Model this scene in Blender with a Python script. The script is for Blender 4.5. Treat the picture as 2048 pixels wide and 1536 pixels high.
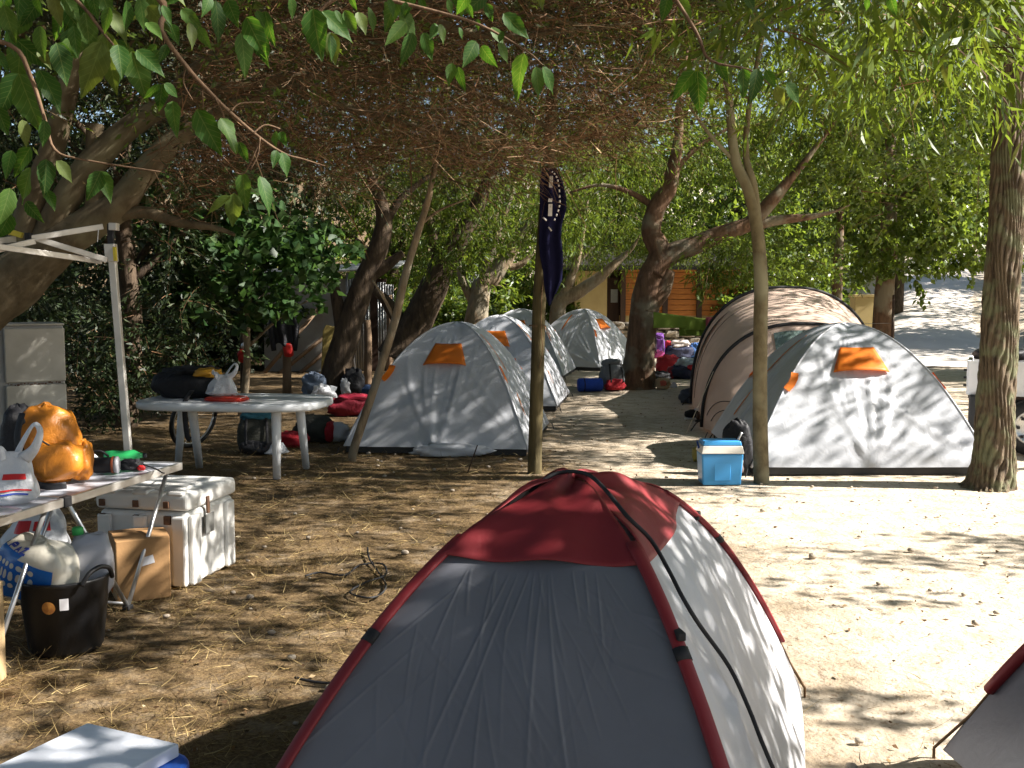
import bpy, math, random
import numpy as np
from mathutils import Vector, Matrix, Euler
R = math.radians
random.seed(7); RNG = np.random.default_rng(7)
for o in list(bpy.data.objects): bpy.data.objects.remove(o)
SC = bpy.context.scene; COL = SC.collection

# ------------------------------------------------------------------ camera, sky, sun, exposure
FPX, CAMH, HOR = 2100.0, 1.65, 590.0
PITCH = math.atan((768 - HOR) / FPX)
cam = bpy.data.cameras.new('camera'); camo = bpy.data.objects.new('camera', cam); COL.objects.link(camo)
cam.sensor_width = 36; cam.lens = FPX / 2048 * 36; cam.clip_start = .05; cam.clip_end = 2000
camo.location = (0, 0, CAMH); camo.rotation_euler = (math.pi / 2 - PITCH, 0, 0); SC.camera = camo
SUN_EL, SUN_AZ = R(38), math.atan2(.995, -.10)      # direction towards the sun: square to the right of the camera
SUND = Vector((math.cos(SUN_EL) * math.sin(SUN_AZ), math.cos(SUN_EL) * math.cos(SUN_AZ), math.sin(SUN_EL)))
W = bpy.data.worlds.new('World'); SC.world = W; W.use_nodes = True
sky = W.node_tree.nodes.new('ShaderNodeTexSky'); sky.sky_type = 'NISHITA'; sky.sun_disc = False
sky.sun_elevation = SUN_EL; sky.sun_rotation = SUN_AZ
bg = W.node_tree.nodes['Background']; W.node_tree.links.new(sky.outputs[0], bg.inputs[0]); bg.inputs[1].default_value = .05
sl = bpy.data.lights.new('sun', 'SUN'); sl.energy = 5.0; sl.angle = R(.53); sl.color = (1, .945, .87)
so = bpy.data.objects.new('sun', sl); COL.objects.link(so); so.rotation_euler = (-SUND).to_track_quat('-Z', 'Y').to_euler()
so.location = (8, -6, 12)
vs = SC.view_settings; vs.view_transform = 'Standard'; vs.look = 'None'; vs.exposure = 1.88; vs.gamma = 1; vs.use_curve_mapping = False
cy = SC.cycles
cy.use_denoising = True; cy.max_bounces = 7; cy.diffuse_bounces = 4; cy.glossy_bounces = 3; cy.transmission_bounces = 5; cy.transparent_max_bounces = 6
cy.sample_clamp_indirect = 8; cy.caustics_reflective = False; cy.caustics_refractive = False
try: cy.denoiser = 'OPENIMAGEDENOISE'
except Exception: pass

def ray(px, py):
    u, v = (px - 1024) / FPX, (768 - py) / FPX
    c, s = math.cos(PITCH), math.sin(PITCH)
    d = Vector((u, c + v * s, -s + v * c)); return d / d.y
def at(px, py, Y): d = ray(px, py); return Vector((d.x * Y, Y, CAMH + d.z * Y))
def gp(px, py, z=0.0): d = ray(px, py); t = (z - CAMH) / d.z; return Vector((d.x * t, t, z))
def proj(p):
    c, s = math.cos(PITCH), math.sin(PITCH); y, z = p[1], p[2] - CAMH
    f = c * y - s * z; u = s * y + c * z
    return 1024 + FPX * p[0] / f, 768 - FPX * u / f

# ------------------------------------------------------------------ materials
def NT(name):
    m = bpy.data.materials.new(name); m.use_nodes = True; nt = m.node_tree
    return m, nt, nt.nodes['Principled BSDF'], nt.nodes['Material Output']
def lk(nt, a, b): nt.links.new(a, b)
def rgb(c): return (c[0], c[1], c[2], 1)
def ramp(nt, fac, stops):
    r = nt.nodes.new('ShaderNodeValToRGB'); e = r.color_ramp.elements
    while len(e) > 1: e.remove(e[0])
    e[0].position, e[0].color = stops[0][0], rgb(stops[0][1])
    for p, c in stops[1:]:
        n = e.new(p); n.color = rgb(c)
    lk(nt, fac, r.inputs[0]); return r.outputs[0]
def noise(nt, scale, vec=None, detail=4, rough=.55, dist=0, sc3=None):
    n = nt.nodes.new('ShaderNodeTexNoise'); n.inputs['Scale'].default_value = scale; n.inputs['Detail'].default_value = detail
    n.inputs['Roughness'].default_value = rough; n.inputs['Distortion'].default_value = dist
    if vec is None:
        vec = nt.nodes.new('ShaderNodeTexCoord').outputs['Object']
    if sc3:
        mp = nt.nodes.new('ShaderNodeMapping'); mp.inputs['Scale'].default_value = sc3; lk(nt, vec, mp.inputs[0]); vec = mp.outputs[0]
    lk(nt, vec, n.inputs['Vector']); return n.outputs[0]
def bump(nt, b, h, strength=.3, dist=.01):
    n = nt.nodes.new('ShaderNodeBump'); n.inputs['Strength'].default_value = strength; n.inputs['Distance'].default_value = dist
    lk(nt, h, n.inputs['Height']); lk(nt, n.outputs[0], b.inputs['Normal'])
MC = {}
def mat(name, c1, c2=None, rough=.6, scale=6, bs=0.0, bscale=None, bdist=.01, metal=0, spec=.4, sc3=None, trans=0):
    """noise-mottled principled material"""
    if name in MC: return MC[name]
    m, nt, b, out = NT(name); c2 = c2 or tuple(x * .78 for x in c1)
    lk(nt, ramp(nt, noise(nt, scale, sc3=sc3), [(.3, c2), (.7, c1)]), b.inputs['Base Color'])
    b.inputs['Roughness'].default_value = rough; b.inputs['Metallic'].default_value = metal; b.inputs['Specular IOR Level'].default_value = spec
    if bs: bump(nt, b, noise(nt, bscale or scale * 5, sc3=sc3), bs, bdist)
    if trans:
        t = nt.nodes.new('ShaderNodeBsdfTranslucent'); t.inputs[0].default_value = rgb(c1)
        mx = nt.nodes.new('ShaderNodeMixShader'); mx.inputs[0].default_value = trans
        lk(nt, b.outputs[0], mx.inputs[1]); lk(nt, t.outputs[0], mx.inputs[2]); lk(nt, mx.outputs[0], out.inputs[0])
    MC[name] = m; return m
def leafmat(name, stops, trans=.35, tcol=(.2, .3, .04), rough=.45, spec=.35):
    if name in MC: return MC[name]
    m, nt, b, out = NT(name); g = nt.nodes.new('ShaderNodeNewGeometry')
    c = ramp(nt, g.outputs['Random Per Island'], stops)
    lk(nt, c, b.inputs['Base Color']); b.inputs['Roughness'].default_value = rough; b.inputs['Specular IOR Level'].default_value = spec
    t = nt.nodes.new('ShaderNodeBsdfTranslucent')
    mx2 = nt.nodes.new('ShaderNodeMix'); mx2.data_type = 'RGBA'; mx2.inputs[0].default_value = .55
    lk(nt, c, mx2.inputs[6]); mx2.inputs[7].default_value = rgb(tcol); lk(nt, mx2.outputs[2], t.inputs[0])
    mx = nt.nodes.new('ShaderNodeMixShader'); mx.inputs[0].default_value = trans
    lk(nt, b.outputs[0], mx.inputs[1]); lk(nt, t.outputs[0], mx.inputs[2]); lk(nt, mx.outputs[0], out.inputs[0])
    MC[name] = m; return m
def barkmat(name, c1, c2, c3=None, zs=.25, scale=14, bs=.8, bdist=.02):
    if name in MC: return MC[name]
    m, nt, b, out = NT(name)
    n1 = noise(nt, scale, sc3=(1, 1, zs), detail=6, rough=.65); n2 = noise(nt, scale * .22, detail=3)
    base = ramp(nt, n1, [(.32, c2), (.62, c1)])
    if c3:
        mx = nt.nodes.new('ShaderNodeMix'); mx.data_type = 'RGBA'; lk(nt, ramp(nt, n2, [(.48, (0, 0, 0)), (.62, (1, 1, 1))]), mx.inputs[0])
        lk(nt, base, mx.inputs[6]); mx.inputs[7].default_value = rgb(c3); base = mx.outputs[2]
    lk(nt, base, b.inputs['Base Color']); b.inputs['Roughness'].default_value = .85; b.inputs['Specular IOR Level'].default_value = .2
    bump(nt, b, n1, bs, bdist); MC[name] = m; return m

# ------------------------------------------------------------------ mesh building
def smooth_path(pts, radii=None, sub=4):
    pts = [Vector(p) for p in pts]
    if len(pts) < 3 or sub <= 1: return pts, (radii if radii is not None else None)
    P, Q = [], []
    for i in range(len(pts) - 1):
        p0, p1, p2, p3 = pts[max(i - 1, 0)], pts[i], pts[i + 1], pts[min(i + 2, len(pts) - 1)]
        for k in range(sub):
            t = k / sub
            P.append(.5 * ((2 * p1) + (p2 - p0) * t + (2 * p0 - 5 * p1 + 4 * p2 - p3) * t * t + (3 * p1 - p0 - 3 * p2 + p3) * t ** 3))
            if radii is not None: Q.append(radii[i] * (1 - t) + radii[i + 1] * t)
    P.append(pts[-1])
    if radii is not None: Q.append(radii[-1])
    return P, (Q if radii is not None else None)
class MB:
    def __init__(s): s.v = []; s.f = []
    def add(s, vs, fs):
        b = len(s.v); s.v += [tuple(v) for v in vs]; s.f += [tuple(i + b for i in f) for f in fs]; return s
    def box(s, c, d, rz=0, m=None):
        c = Vector(c); h = Vector(d) / 2; M = m or Matrix.Rotation(rz, 3, 'Z')
        vs = [c + M @ Vector((x * h.x, y * h.y, z * h.z)) for z in (-1, 1) for x, y in ((-1, -1), (1, -1), (1, 1), (-1, 1))]
        return s.add(vs, [(3, 2, 1, 0), (4, 5, 6, 7), (0, 1, 5, 4), (1, 2, 6, 5), (2, 3, 7, 6), (3, 0, 4, 7)])
    def bar(s, a, b, w, h=None, up=(0, 0, 1)):
        a, b = Vector(a), Vector(b); d = b - a; L = d.length; d.normalize(); x = d.cross(Vector(up))
        if x.length < 1e-4: x = Vector((1, 0, 0))
        x.normalize(); z = x.cross(d); M = Matrix((x, d, z)).transposed()
        return s.box((a + b) / 2, (w, L, h or w), m=M)
    def tube(s, pts, r, n=8, sub=1, flat=1.0, nz=0, rad_fn=None):
        rr = list(r) if hasattr(r, '__len__') else [r] * len(pts)
        P, Q = smooth_path(pts, rr, sub); b = len(s.v); k = len(P); prev = None
        for i in range(k):
            t = (P[min(i + 1, k - 1)] - P[max(i - 1, 0)]).normalized()
            if prev is None:
                x = t.cross(Vector((0, 0, 1)))
                if x.length < .05: x = t.cross(Vector((0, 1, 0)))
            else: x = prev - t * prev.dot(t)
            x.normalize(); prev = x; y = t.cross(x)
            for j in range(n):
                a = 2 * math.pi * j / n; q = Q[i]
                if nz: q *= 1 + nz * (math.sin(a * 3 + i * .7 + P[i].x * 5) * .5 + math.sin(a * 2 - i * .43 + 1) * .5 + random.uniform(-.4, .4))
                if rad_fn: q *= rad_fn(a, P[i].z, i / (k - 1))
                s.v.append(tuple(P[i] + x * math.cos(a) * q + y * math.sin(a) * q * flat))
        for i in range(k - 1):
            for j in range(n):
                j2 = (j + 1) % n; s.f.append((b + i * n + j, b + i * n + j2, b + (i + 1) * n + j2, b + (i + 1) * n + j))
        s.f.append(tuple(b + j for j in reversed(range(n)))); s.f.append(tuple(b + (k - 1) * n + j for j in range(n))); return s
    def lathe(s, prof, n=24, c=(0, 0, 0), sx=1, sy=1, fn=None, cap=True):
        b = len(s.v); c = Vector(c)
        for r, z in prof:
            for j in range(n):
                a = 2 * math.pi * j / n; q = r * (fn(a, z) if fn else 1); s.v.append((c.x + math.cos(a) * q * sx, c.y + math.sin(a) * q * sy, c.z + z))
        for i in range(len(prof) - 1):
            for j in range(n):
                j2 = (j + 1) % n; s.f.append((b + i * n + j, b + i * n + j2, b + (i + 1) * n + j2, b + (i + 1) * n + j))
        if cap:
            s.f.append(tuple(b + j for j in reversed(range(n)))); e = b + (len(prof) - 1) * n; s.f.append(tuple(e + j for j in range(n)))
        return s
    def grid(s, fn, nu, nv, flip=False):
        b = len(s.v)
        for i in range(nu + 1):
            for j in range(nv + 1): s.v.append(tuple(fn(i / nu, j / nv)))
        for i in range(nu):
            for j in range(nv):
                q = (b + i * (nv + 1) + j, b + (i + 1) * (nv + 1) + j, b + (i + 1) * (nv + 1) + j + 1, b + i * (nv + 1) + j + 1)
                s.f.append(q[::-1] if flip else q)
        return s
    def prism(s, poly, z0, z1):
        n = len(poly); vs = [(x, y, z0) for x, y in poly] + [(x, y, z1) for x, y in poly]
        return s.add(vs, [tuple(reversed(range(n))), tuple(range(n, 2 * n))] + [(i, (i + 1) % n, n + (i + 1) % n, n + i) for i in range(n)])
    def tri(s): return s
def ob(name, mb, m, parent=None, smooth=False, bevel=0, world=False, solid=0, kind=None, label=None, seg=2, loc=None, rz=0):
    me = bpy.data.meshes.new(name); me.from_pydata(mb.v, [], mb.f); me.update()
    if m: me.materials.append(m)
    if smooth: me.polygons.foreach_set('use_smooth', [True] * len(me.polygons))
    o = bpy.data.objects.new(name, me); COL.objects.link(o)
    if loc is not None: o.location = loc
    if rz: o.rotation_euler = (0, 0, rz)
    if parent:
        o.parent = parent
        if world:
            M = Matrix.LocRotScale(parent.location, parent.rotation_euler, None)
            if parent.parent: M = Matrix.LocRotScale(parent.parent.location, parent.parent.rotation_euler, None) @ parent.matrix_parent_inverse @ M
            o.matrix_parent_inverse = M.inverted()
    if solid:
        md = o.modifiers.new('thickness', 'SOLIDIFY'); md.thickness = solid
    if bevel:
        md = o.modifiers.new('bevel', 'BEVEL'); md.width = bevel; md.segments = seg; md.limit_method = 'ANGLE'
    if kind: o['kind'] = kind
    if label: o['label'] = label
    return o
def tag(o, label, cat, group=None):
    o['label'] = label; o['category'] = cat; o['kind'] = 'thing'
    if group: o['group'] = group
    return o
def thing(name, label, cat, loc=(0, 0, 0), rz=0, group=None):
    o = bpy.data.objects.new(name, None); COL.objects.link(o); o.location = loc; o.rotation_euler = (0, 0, rz); o.empty_display_size = .1
    return tag(o, label, cat, group)
def struct(name, mb, m, smooth=False, **k):
    o = ob(name, mb, m, smooth=smooth, **k); o['kind'] = 'structure'; return o
def np_mesh(name, V, quads, m, parent=None, kind='stuff', smooth=False):
    """big mesh straight from numpy arrays (n,3) and (f,4)"""
    me = bpy.data.meshes.new(name); V = np.asarray(V, np.float32); Q = np.asarray(quads, np.int32); k = Q.shape[1]
    me.vertices.add(len(V)); me.vertices.foreach_set('co', V.ravel())
    me.loops.add(Q.size); me.loops.foreach_set('vertex_index', Q.ravel())
    me.polygons.add(len(Q)); me.polygons.foreach_set('loop_start', np.arange(0, Q.size, k, dtype=np.int32))
    me.polygons.foreach_set('loop_total', np.full(len(Q), k, np.int32))
    if smooth: me.polygons.foreach_set('use_smooth', np.ones(len(Q), bool))
    me.update(calc_edges=True); me.materials.append(m)
    o = bpy.data.objects.new(name, me); COL.objects.link(o)
    if parent:
        o.parent = parent; M = Matrix.LocRotScale(parent.location, parent.rotation_euler, None); o.matrix_parent_inverse = M.inverted()
    if kind: o['kind'] = kind
    return o
def unit(a): return a / np.maximum(np.linalg.norm(a, axis=1, keepdims=True), 1e-9)
def leaf_mesh(name, P, A, L, Wd, m, parent, fold=.18, kind='stuff'):
    n = len(P); A = unit(A); S = unit(np.cross(A, RNG.normal(size=(n, 3)))); N = np.cross(A, S)
    L = np.broadcast_to(L, n)[:, None]; Wd = np.broadcast_to(Wd, n)[:, None]
    V = np.stack([P, P + A * L * .42 + S * Wd / 2 + N * Wd * fold, P + A * L - N * L * .1, P + A * L * .42 - S * Wd / 2 + N * Wd * fold], 1).reshape(-1, 3)
    return np_mesh(name, V, np.arange(4 * n).reshape(n, 4), m, parent, kind)
def twig_mesh(name, P, D, L, w, m, parent, curl=.5, kind='stuff', droop=0.0):
    """thin curved ribbons of three segments"""
    n = len(P); D = unit(D); C = RNG.normal(size=(n, 3)) * curl; L = np.broadcast_to(L, n)[:, None]; w = np.broadcast_to(w, n)[:, None]
    S = unit(np.cross(D, RNG.normal(size=(n, 3)))); pts = []; p = P.copy(); d = D.copy()
    for k in range(4):
        ww = w * (1 - .28 * k); pts += [p + S * ww / 2, p - S * ww / 2]; d = unit(d + C * .33); d[:, 2] -= droop; p = p + d * L / 3
    V = np.stack(pts, 1).reshape(-1, 3); b = (np.arange(n) * 8)[:, None]
    Q = np.concatenate([b + np.array([[0, 1, 3, 2]]), b + np.array([[2, 3, 5, 4]]), b + np.array([[4, 5, 7, 6]])], 0)
    return np_mesh(name, V, Q, m, parent, kind)
TWIGS = []
def spray(C, per, spread, dz=0):
    """leaves strung along short drooping twigs that start at the points C; returns (n,6): place and twig direction"""
    n = len(C); sp = float(np.mean(spread)); D = RNG.normal(size=(n, 3)); D[:, 2] = D[:, 2] * .45 - .05; D = unit(D); L = RNG.uniform(1.6, 3.6, n) * sp; dr = RNG.uniform(.1, .6, n)
    k = RNG.poisson(per, n) + 1; i = np.repeat(np.arange(n), k); s = (RNG.random(len(i)) ** .8)[:, None]; Lc = L[i][:, None]; q = dr[i][:, None]
    z = np.array([[0, 0, 1.0]]); P = C[i] + D[i] * Lc * s - z * q * Lc * s * s + RNG.normal(size=(len(i), 3)) * sp * .22
    T = unit(D[i] - z * 2 * q * s); TWIGS.append((C, D, L, dr)); return np.concatenate([P, T], 1)
def cloud(c, r, ncl, per, spread, shell=.35, flat=None):
    """leafy twigs spread through an ellipsoid, thinner in the middle"""
    ncl = int(ncl * 1.8); per = per / 1.8
    d = unit(RNG.normal(size=(ncl, 3))); q = (shell + (1 - shell) * RNG.random(ncl) ** .6)[:, None]
    return spray(np.array(c) + d * q * np.array(r), per, spread)
def boxcloud(lo, hi, ncl, per, spread):
    C = np.array(lo) + RNG.random((ncl, 3)) * (np.array(hi) - np.array(lo)); k = RNG.poisson(per, ncl) + 1
    idx = np.repeat(np.arange(ncl), k); P = C[idx] + RNG.normal(size=(len(idx), 3)) * np.array(spread); return np.concatenate([P, np.zeros_like(P)], 1)
def rdir(n, z=-.2, zs=.5):
    a = RNG.normal(size=(n, 3)); a[:, 2] = a[:, 2] * zs + z; return unit(a)

# ------------------------------------------------------------------ ground and road
def sst(a, b, x):
    t = np.clip((x - a) / (b - a), 0, 1); return t * t * (3 - 2 * t)
def hz(x, y):
    x = np.asarray(x, float); y = np.asarray(y, float); t = np.maximum(0, y - 26); q = x / np.maximum(y, 1)
    up = t * t / (t + 8) * .165 * sst(.29, .38, q); bank = sst(.46, .62, q) * sst(20, 34, y) * 1.3
    back = .12 * np.maximum(0, y - 48) * (1 - sst(.29, .38, q)); return up + back + bank
def ground_material():
    m, nt, b, out = NT('campsite earth'); tc = nt.nodes.new('ShaderNodeTexCoord').outputs['Object']
    sep = nt.nodes.new('ShaderNodeSeparateXYZ'); lk(nt, tc, sep.inputs[0])
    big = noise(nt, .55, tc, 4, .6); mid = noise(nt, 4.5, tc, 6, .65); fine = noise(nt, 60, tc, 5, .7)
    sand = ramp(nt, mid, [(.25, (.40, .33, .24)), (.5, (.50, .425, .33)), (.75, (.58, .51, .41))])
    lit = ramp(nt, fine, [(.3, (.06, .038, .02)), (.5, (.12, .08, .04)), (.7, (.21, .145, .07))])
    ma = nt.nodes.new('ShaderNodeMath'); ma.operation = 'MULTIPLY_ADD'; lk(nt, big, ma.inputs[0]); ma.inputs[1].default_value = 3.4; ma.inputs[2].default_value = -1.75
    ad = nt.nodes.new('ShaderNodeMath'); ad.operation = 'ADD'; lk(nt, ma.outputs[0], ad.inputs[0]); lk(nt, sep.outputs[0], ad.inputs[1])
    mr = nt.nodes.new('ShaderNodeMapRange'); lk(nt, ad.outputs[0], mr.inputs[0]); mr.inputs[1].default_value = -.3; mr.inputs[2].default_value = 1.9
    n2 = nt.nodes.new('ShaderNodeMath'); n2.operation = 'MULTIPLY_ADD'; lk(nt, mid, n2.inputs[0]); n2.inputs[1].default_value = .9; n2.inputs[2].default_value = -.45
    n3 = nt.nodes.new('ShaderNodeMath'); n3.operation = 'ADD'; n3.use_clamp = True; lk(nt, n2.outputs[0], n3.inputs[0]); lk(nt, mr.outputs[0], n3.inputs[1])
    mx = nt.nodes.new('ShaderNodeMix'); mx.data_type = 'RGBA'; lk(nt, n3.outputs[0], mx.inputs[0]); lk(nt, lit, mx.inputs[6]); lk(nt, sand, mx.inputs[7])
    sp = ramp(nt, noise(nt, 38, tc, 3, .6), [(.34, (.55, .45, .36)), (.42, (1, 1, 1))])
    mu = nt.nodes.new('ShaderNodeMix'); mu.data_type = 'RGBA'; mu.blend_type = 'MULTIPLY'; mu.inputs[0].default_value = .8
    lk(nt, mx.outputs[2], mu.inputs[6]); lk(nt, sp, mu.inputs[7]); lk(nt, mu.outputs[2], b.inputs['Base Color'])
    b.inputs['Roughness'].default_value = .95; b.inputs['Specular IOR Level'].default_value = .15
    hh = nt.nodes.new('ShaderNodeMath'); hh.operation = 'MULTIPLY_ADD'; lk(nt, mid, hh.inputs[0]); hh.inputs[1].default_value = 1.6; lk(nt, fine, hh.inputs[2])
    h2 = nt.nodes.new('ShaderNodeMath'); h2.operation = 'MULTIPLY_ADD'; lk(nt, noise(nt, 11, tc, 2, .5, .6), h2.inputs[0]); h2.inputs[1].default_value = 2.2; lk(nt, hh.outputs[0], h2.inputs[2])
    bump(nt, b, h2.outputs[0], .6, .02); return m
xs = np.unique(np.concatenate([np.linspace(-9, 12, 140), np.linspace(12, 60, 60), -np.geomspace(9, 400, 25), np.geomspace(60, 400, 12)]))
ys = np.unique(np.concatenate([np.linspace(-8, 14, 120), np.linspace(14, 75, 110), np.geomspace(75, 900, 18), -np.geomspace(8, 200, 8)]))
X, Y = np.meshgrid(xs, ys, indexing='ij'); micro = .006 * (np.sin(X * 3.1 + np.sin(Y * 2.3)) * np.cos(Y * 2.7 + X) - 1)
V = np.stack([X, Y, hz(X, Y) + micro - .002], -1).reshape(-1, 3); nx, ny = len(xs), len(ys)
I, J = np.meshgrid(np.arange(nx - 1), np.arange(ny - 1), indexing='ij'); a = (I * ny + J).ravel()
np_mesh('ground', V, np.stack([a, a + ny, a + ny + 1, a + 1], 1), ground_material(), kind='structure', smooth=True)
m_road = mat('pale dirt road', (.58, .53, .47), (.46, .41, .36), .95, .8, .6, 30, .02)
yy = np.linspace(24, 74, 90); ss = np.linspace(-1, 1, 11); rc = .405 * yy + .3 * np.sin(yy * .13)
wd = 1.8 - .2 * sst(24, 34, yy) ; XX = rc[:, None] + ss[None] * wd[:, None] + .12 * np.sin(yy * 1.7)[:, None] * ss[None] ** 2
ZZ = hz(XX, yy[:, None] * np.ones_like(XX)) + .05 * sst(23.5, 30, yy)[:, None] - .02 + .035 * (1 - ss[None] ** 2) - .05 * np.abs(ss[None]) ** 6 + .012 * np.sin(yy * 3.1)[:, None] * np.sin(ss[None] * 7 + yy[:, None])
V = np.stack([XX, yy[:, None] * np.ones_like(XX), ZZ], -1).reshape(-1, 3); I, J = np.meshgrid(np.arange(89), np.arange(10), indexing='ij'); a = (I * 11 + J).ravel()
np_mesh('road', V, np.stack([a, a + 1, a + 12, a + 11], 1), m_road, kind='structure', smooth=True)

# ------------------------------------------------------------------ trees
BK = dict(
    grey=barkmat('grey furrowed bark', (.20, .15, .10), (.04, .028, .02), (.17, .17, .10), .10, 30, 1, .04),
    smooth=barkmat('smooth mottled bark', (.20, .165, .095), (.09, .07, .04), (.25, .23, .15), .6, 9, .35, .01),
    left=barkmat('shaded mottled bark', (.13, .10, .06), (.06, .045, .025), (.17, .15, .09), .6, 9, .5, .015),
    dark=barkmat('dark rough bark', (.10, .07, .045), (.035, .025, .018), None, .3, 12, .9, .03),
    red=barkmat('red brown bark', (.17, .10, .06), (.07, .04, .025), (.2, .17, .12), .3, 10, .9, .03),
    tan=barkmat('tan weathered bark', (.30, .23, .15), (.13, .09, .055), (.22, .19, .14), .3, 11, .8, .03))
LF = dict(
    mulb=leafmat('broad leaf green', [(0, (.028, .075, .012)), (.5, (.04, .10, .016)), (.85, (.06, .12, .02)), (1, (.12, .13, .03))], .42, (.13, .30, .02), .4),
    willow=leafmat('narrow leaf olive green', [(0, (.03, .058, .009)), (.5, (.065, .11, .016)), (.9, (.115, .16, .026)), (1, (.18, .155, .035))], .42, (.30, .40, .03), .45, .25),
    small=leafmat('small round leaf green', [(0, (.028, .055, .009)), (.5, (.062, .11, .016)), (1, (.13, .18, .03))], .42, (.34, .44, .04), .38, .4),
    fig=leafmat('fig leaf green', [(0, (.018, .048, .013)), (.6, (.035, .08, .022)), (1, (.08, .13, .045))], .35, (.14, .28, .05), .4),
    dark=leafmat('dark evergreen', [(0, (.012, .022, .008)), (.6, (.022, .04, .012)), (1, (.05, .065, .022))], .2, (.08, .12, .02), .5),
    needle=leafmat('dull needle green', [(0, (.03, .04, .015)), (.6, (.05, .06, .02)), (1, (.10, .07, .03))], .2, (.10, .12, .03), .6))
M_TWIG = leafmat('bare brown twig', [(0, (.055, .027, .013)), (.5, (.13, .068, .033)), (.85, (.22, .125, .066)), (1, (.40, .28, .17))], .0, (.2, .1, .05), .7, .15)
def ridge_fn(k, amp, seed=0):
    def f(a, z, t):
        q = abs(math.sin(k * .5 * (a + .35 * math.sin(z * 2.3 + seed) * .3 + .16 * math.sin(z * 7 + a * 3 + seed)))) ** .6
        return 1 + amp * (q - .6) + amp * .35 * math.sin(a * 5 + z * 17 + seed) * math.sin(z * 11 + a * 2) + .05 * math.sin(a * 2 + z * 1.3 + seed)
    return f
def limb(mb, px, Y, n=12, sub=5, nz=.05, dY=0, rad_fn=None):
    pts, rr = [], []
    for i, (x, y, w) in enumerate(px):
        yy = Y + dY * i / max(1, len(px) - 1); pts.append(at(x, y, yy)); rr.append(w / 2 / FPX * yy)
    if pts[0].z < .25 and pts[0].z > -.3: pts[0].z = -.12
    mb.tube(pts, rr, n, sub, 1, nz, rad_fn); return pts
def tree(name, label, limbs, Y, bark, group='trees around the camping pitch', n=12, nz=.05, rad_fn=None, sub=5):
    mb = MB(); first = None
    for L in limbs:
        px = L[0] if isinstance(L, tuple) and isinstance(L[0], list) else L; dY = L[1] if px is not L else 0
        p = limb(mb, px, Y, n, sub, nz, dY, rad_fn if first is None else None); first = first or p
    b = first[0]; t = thing(name, label, 'tree', (b.x, b.y, 0), 0, group)
    ob('trunk', mb, bark, t, True, world=True); return t
def crown(t, P, leaf, L, Wd, z=-.3, zs=.6, name='crown'):
    n = len(P); o = leaf_mesh(name, P[:, :3], rdir(n, z, zs) + P[:, 3:] * .9, RNG.uniform(*L, n), RNG.uniform(*Wd, n), leaf, t)
    if TWIGS:
        C, D, Lt, dr = (np.concatenate([w[i] for w in TWIGS]) for i in range(4)); TWIGS.clear(); zz = np.array([[0, 0, 1.0]]); S = unit(np.cross(D, RNG.normal(size=D.shape))); pts = []
        for s in (0, .33, .66, 1.0):
            p = C + D * Lt[:, None] * s - zz * (dr * Lt * s * s)[:, None]; w = (.006 + .004 * Lt)[:, None] * (1 - .75 * s); pts += [p + S * w / 2, p - S * w / 2]
        m = len(C); b = (np.arange(m) * 8)[:, None]
        np_mesh('twig', np.stack(pts, 1).reshape(-1, 3), np.concatenate([b + np.array([[0, 1, 3, 2]]), b + np.array([[2, 3, 5, 4]]), b + np.array([[4, 5, 7, 6]])], 0), M_TWIG, t)
    return o
def offtree(name, label, base, h, r, bark, lean=(0, 0), n=3, group='trees around the camping pitch'):
    """a tree given in metres: leaning trunk with a few rising limbs"""
    mb = MB(); b = Vector(base); top = b + Vector((lean[0], lean[1], h)); g = b.z
    mb.tube([b + Vector((0, 0, -.15)), b.lerp(top, .3) + Vector((r * .6, 0, 0)), b.lerp(top, .65) - Vector((r * .5, r * .3, 0)), top], [r * 1.25, r, r * .8, r * .3], 12, 4, 1, .06)
    for k in range(n):
        a = 2 * math.pi * k / n + random.uniform(-.4, .4); s = b.lerp(top, random.uniform(.38, .7)); q = h * random.uniform(.28, .42)
        e = s + Vector((math.cos(a) * q, math.sin(a) * q, q * random.uniform(.5, .9)))
        mb.tube([s, s.lerp(e, .5) + Vector((0, 0, q * .08)), e], [r * .5, r * .34, r * .12], 7, 3, 1, .05)
    t = thing(name, label, 'tree', base, 0, group); ob('trunk', mb, bark, t, True, world=True); return t

# thick furrowed tree on the right
t = tree('broadleaf_tree', 'thick furrowed tree trunk standing beside the right silver tent and white trailer',
         [[(1972, 995, 140), (1980, 968, 96), (1988, 900, 77), (1992, 800, 71), (1997, 700, 68), (2005, 560, 63), (2014, 400, 58), (2018, 250, 56), (2022, 60, 50), (2030, -250, 42), (2020, -600, 30)],
          [(2018, 420, 30), (2046, 340, 30), (2080, 200, 28), (2150, 0, 22), (2250, -250, 14)], [(2022, 80, 30), (1960, -60, 26), (1860, -220, 20), (1740, -400, 12)],
          [(2022, 200, 24), (1950, 120, 18), (1880, 80, 12), (1800, 60, 6)]], 9.0, BK['grey'], n=140, nz=.008, sub=30, rad_fn=ridge_fn(24, .17, 2))
P = np.concatenate([cloud((3.9, 10.4, 5.2), (2.6, 2.4, 1.5), 150, 55, (.24, .24, .18)), cloud((4.9, 12.8, 3.5), (1.2, 1.6, 1.0), 60, 50, (.2, .2, .2))])
crown(t, P, LF['small'], (.06, .10), (.035, .06))
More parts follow.
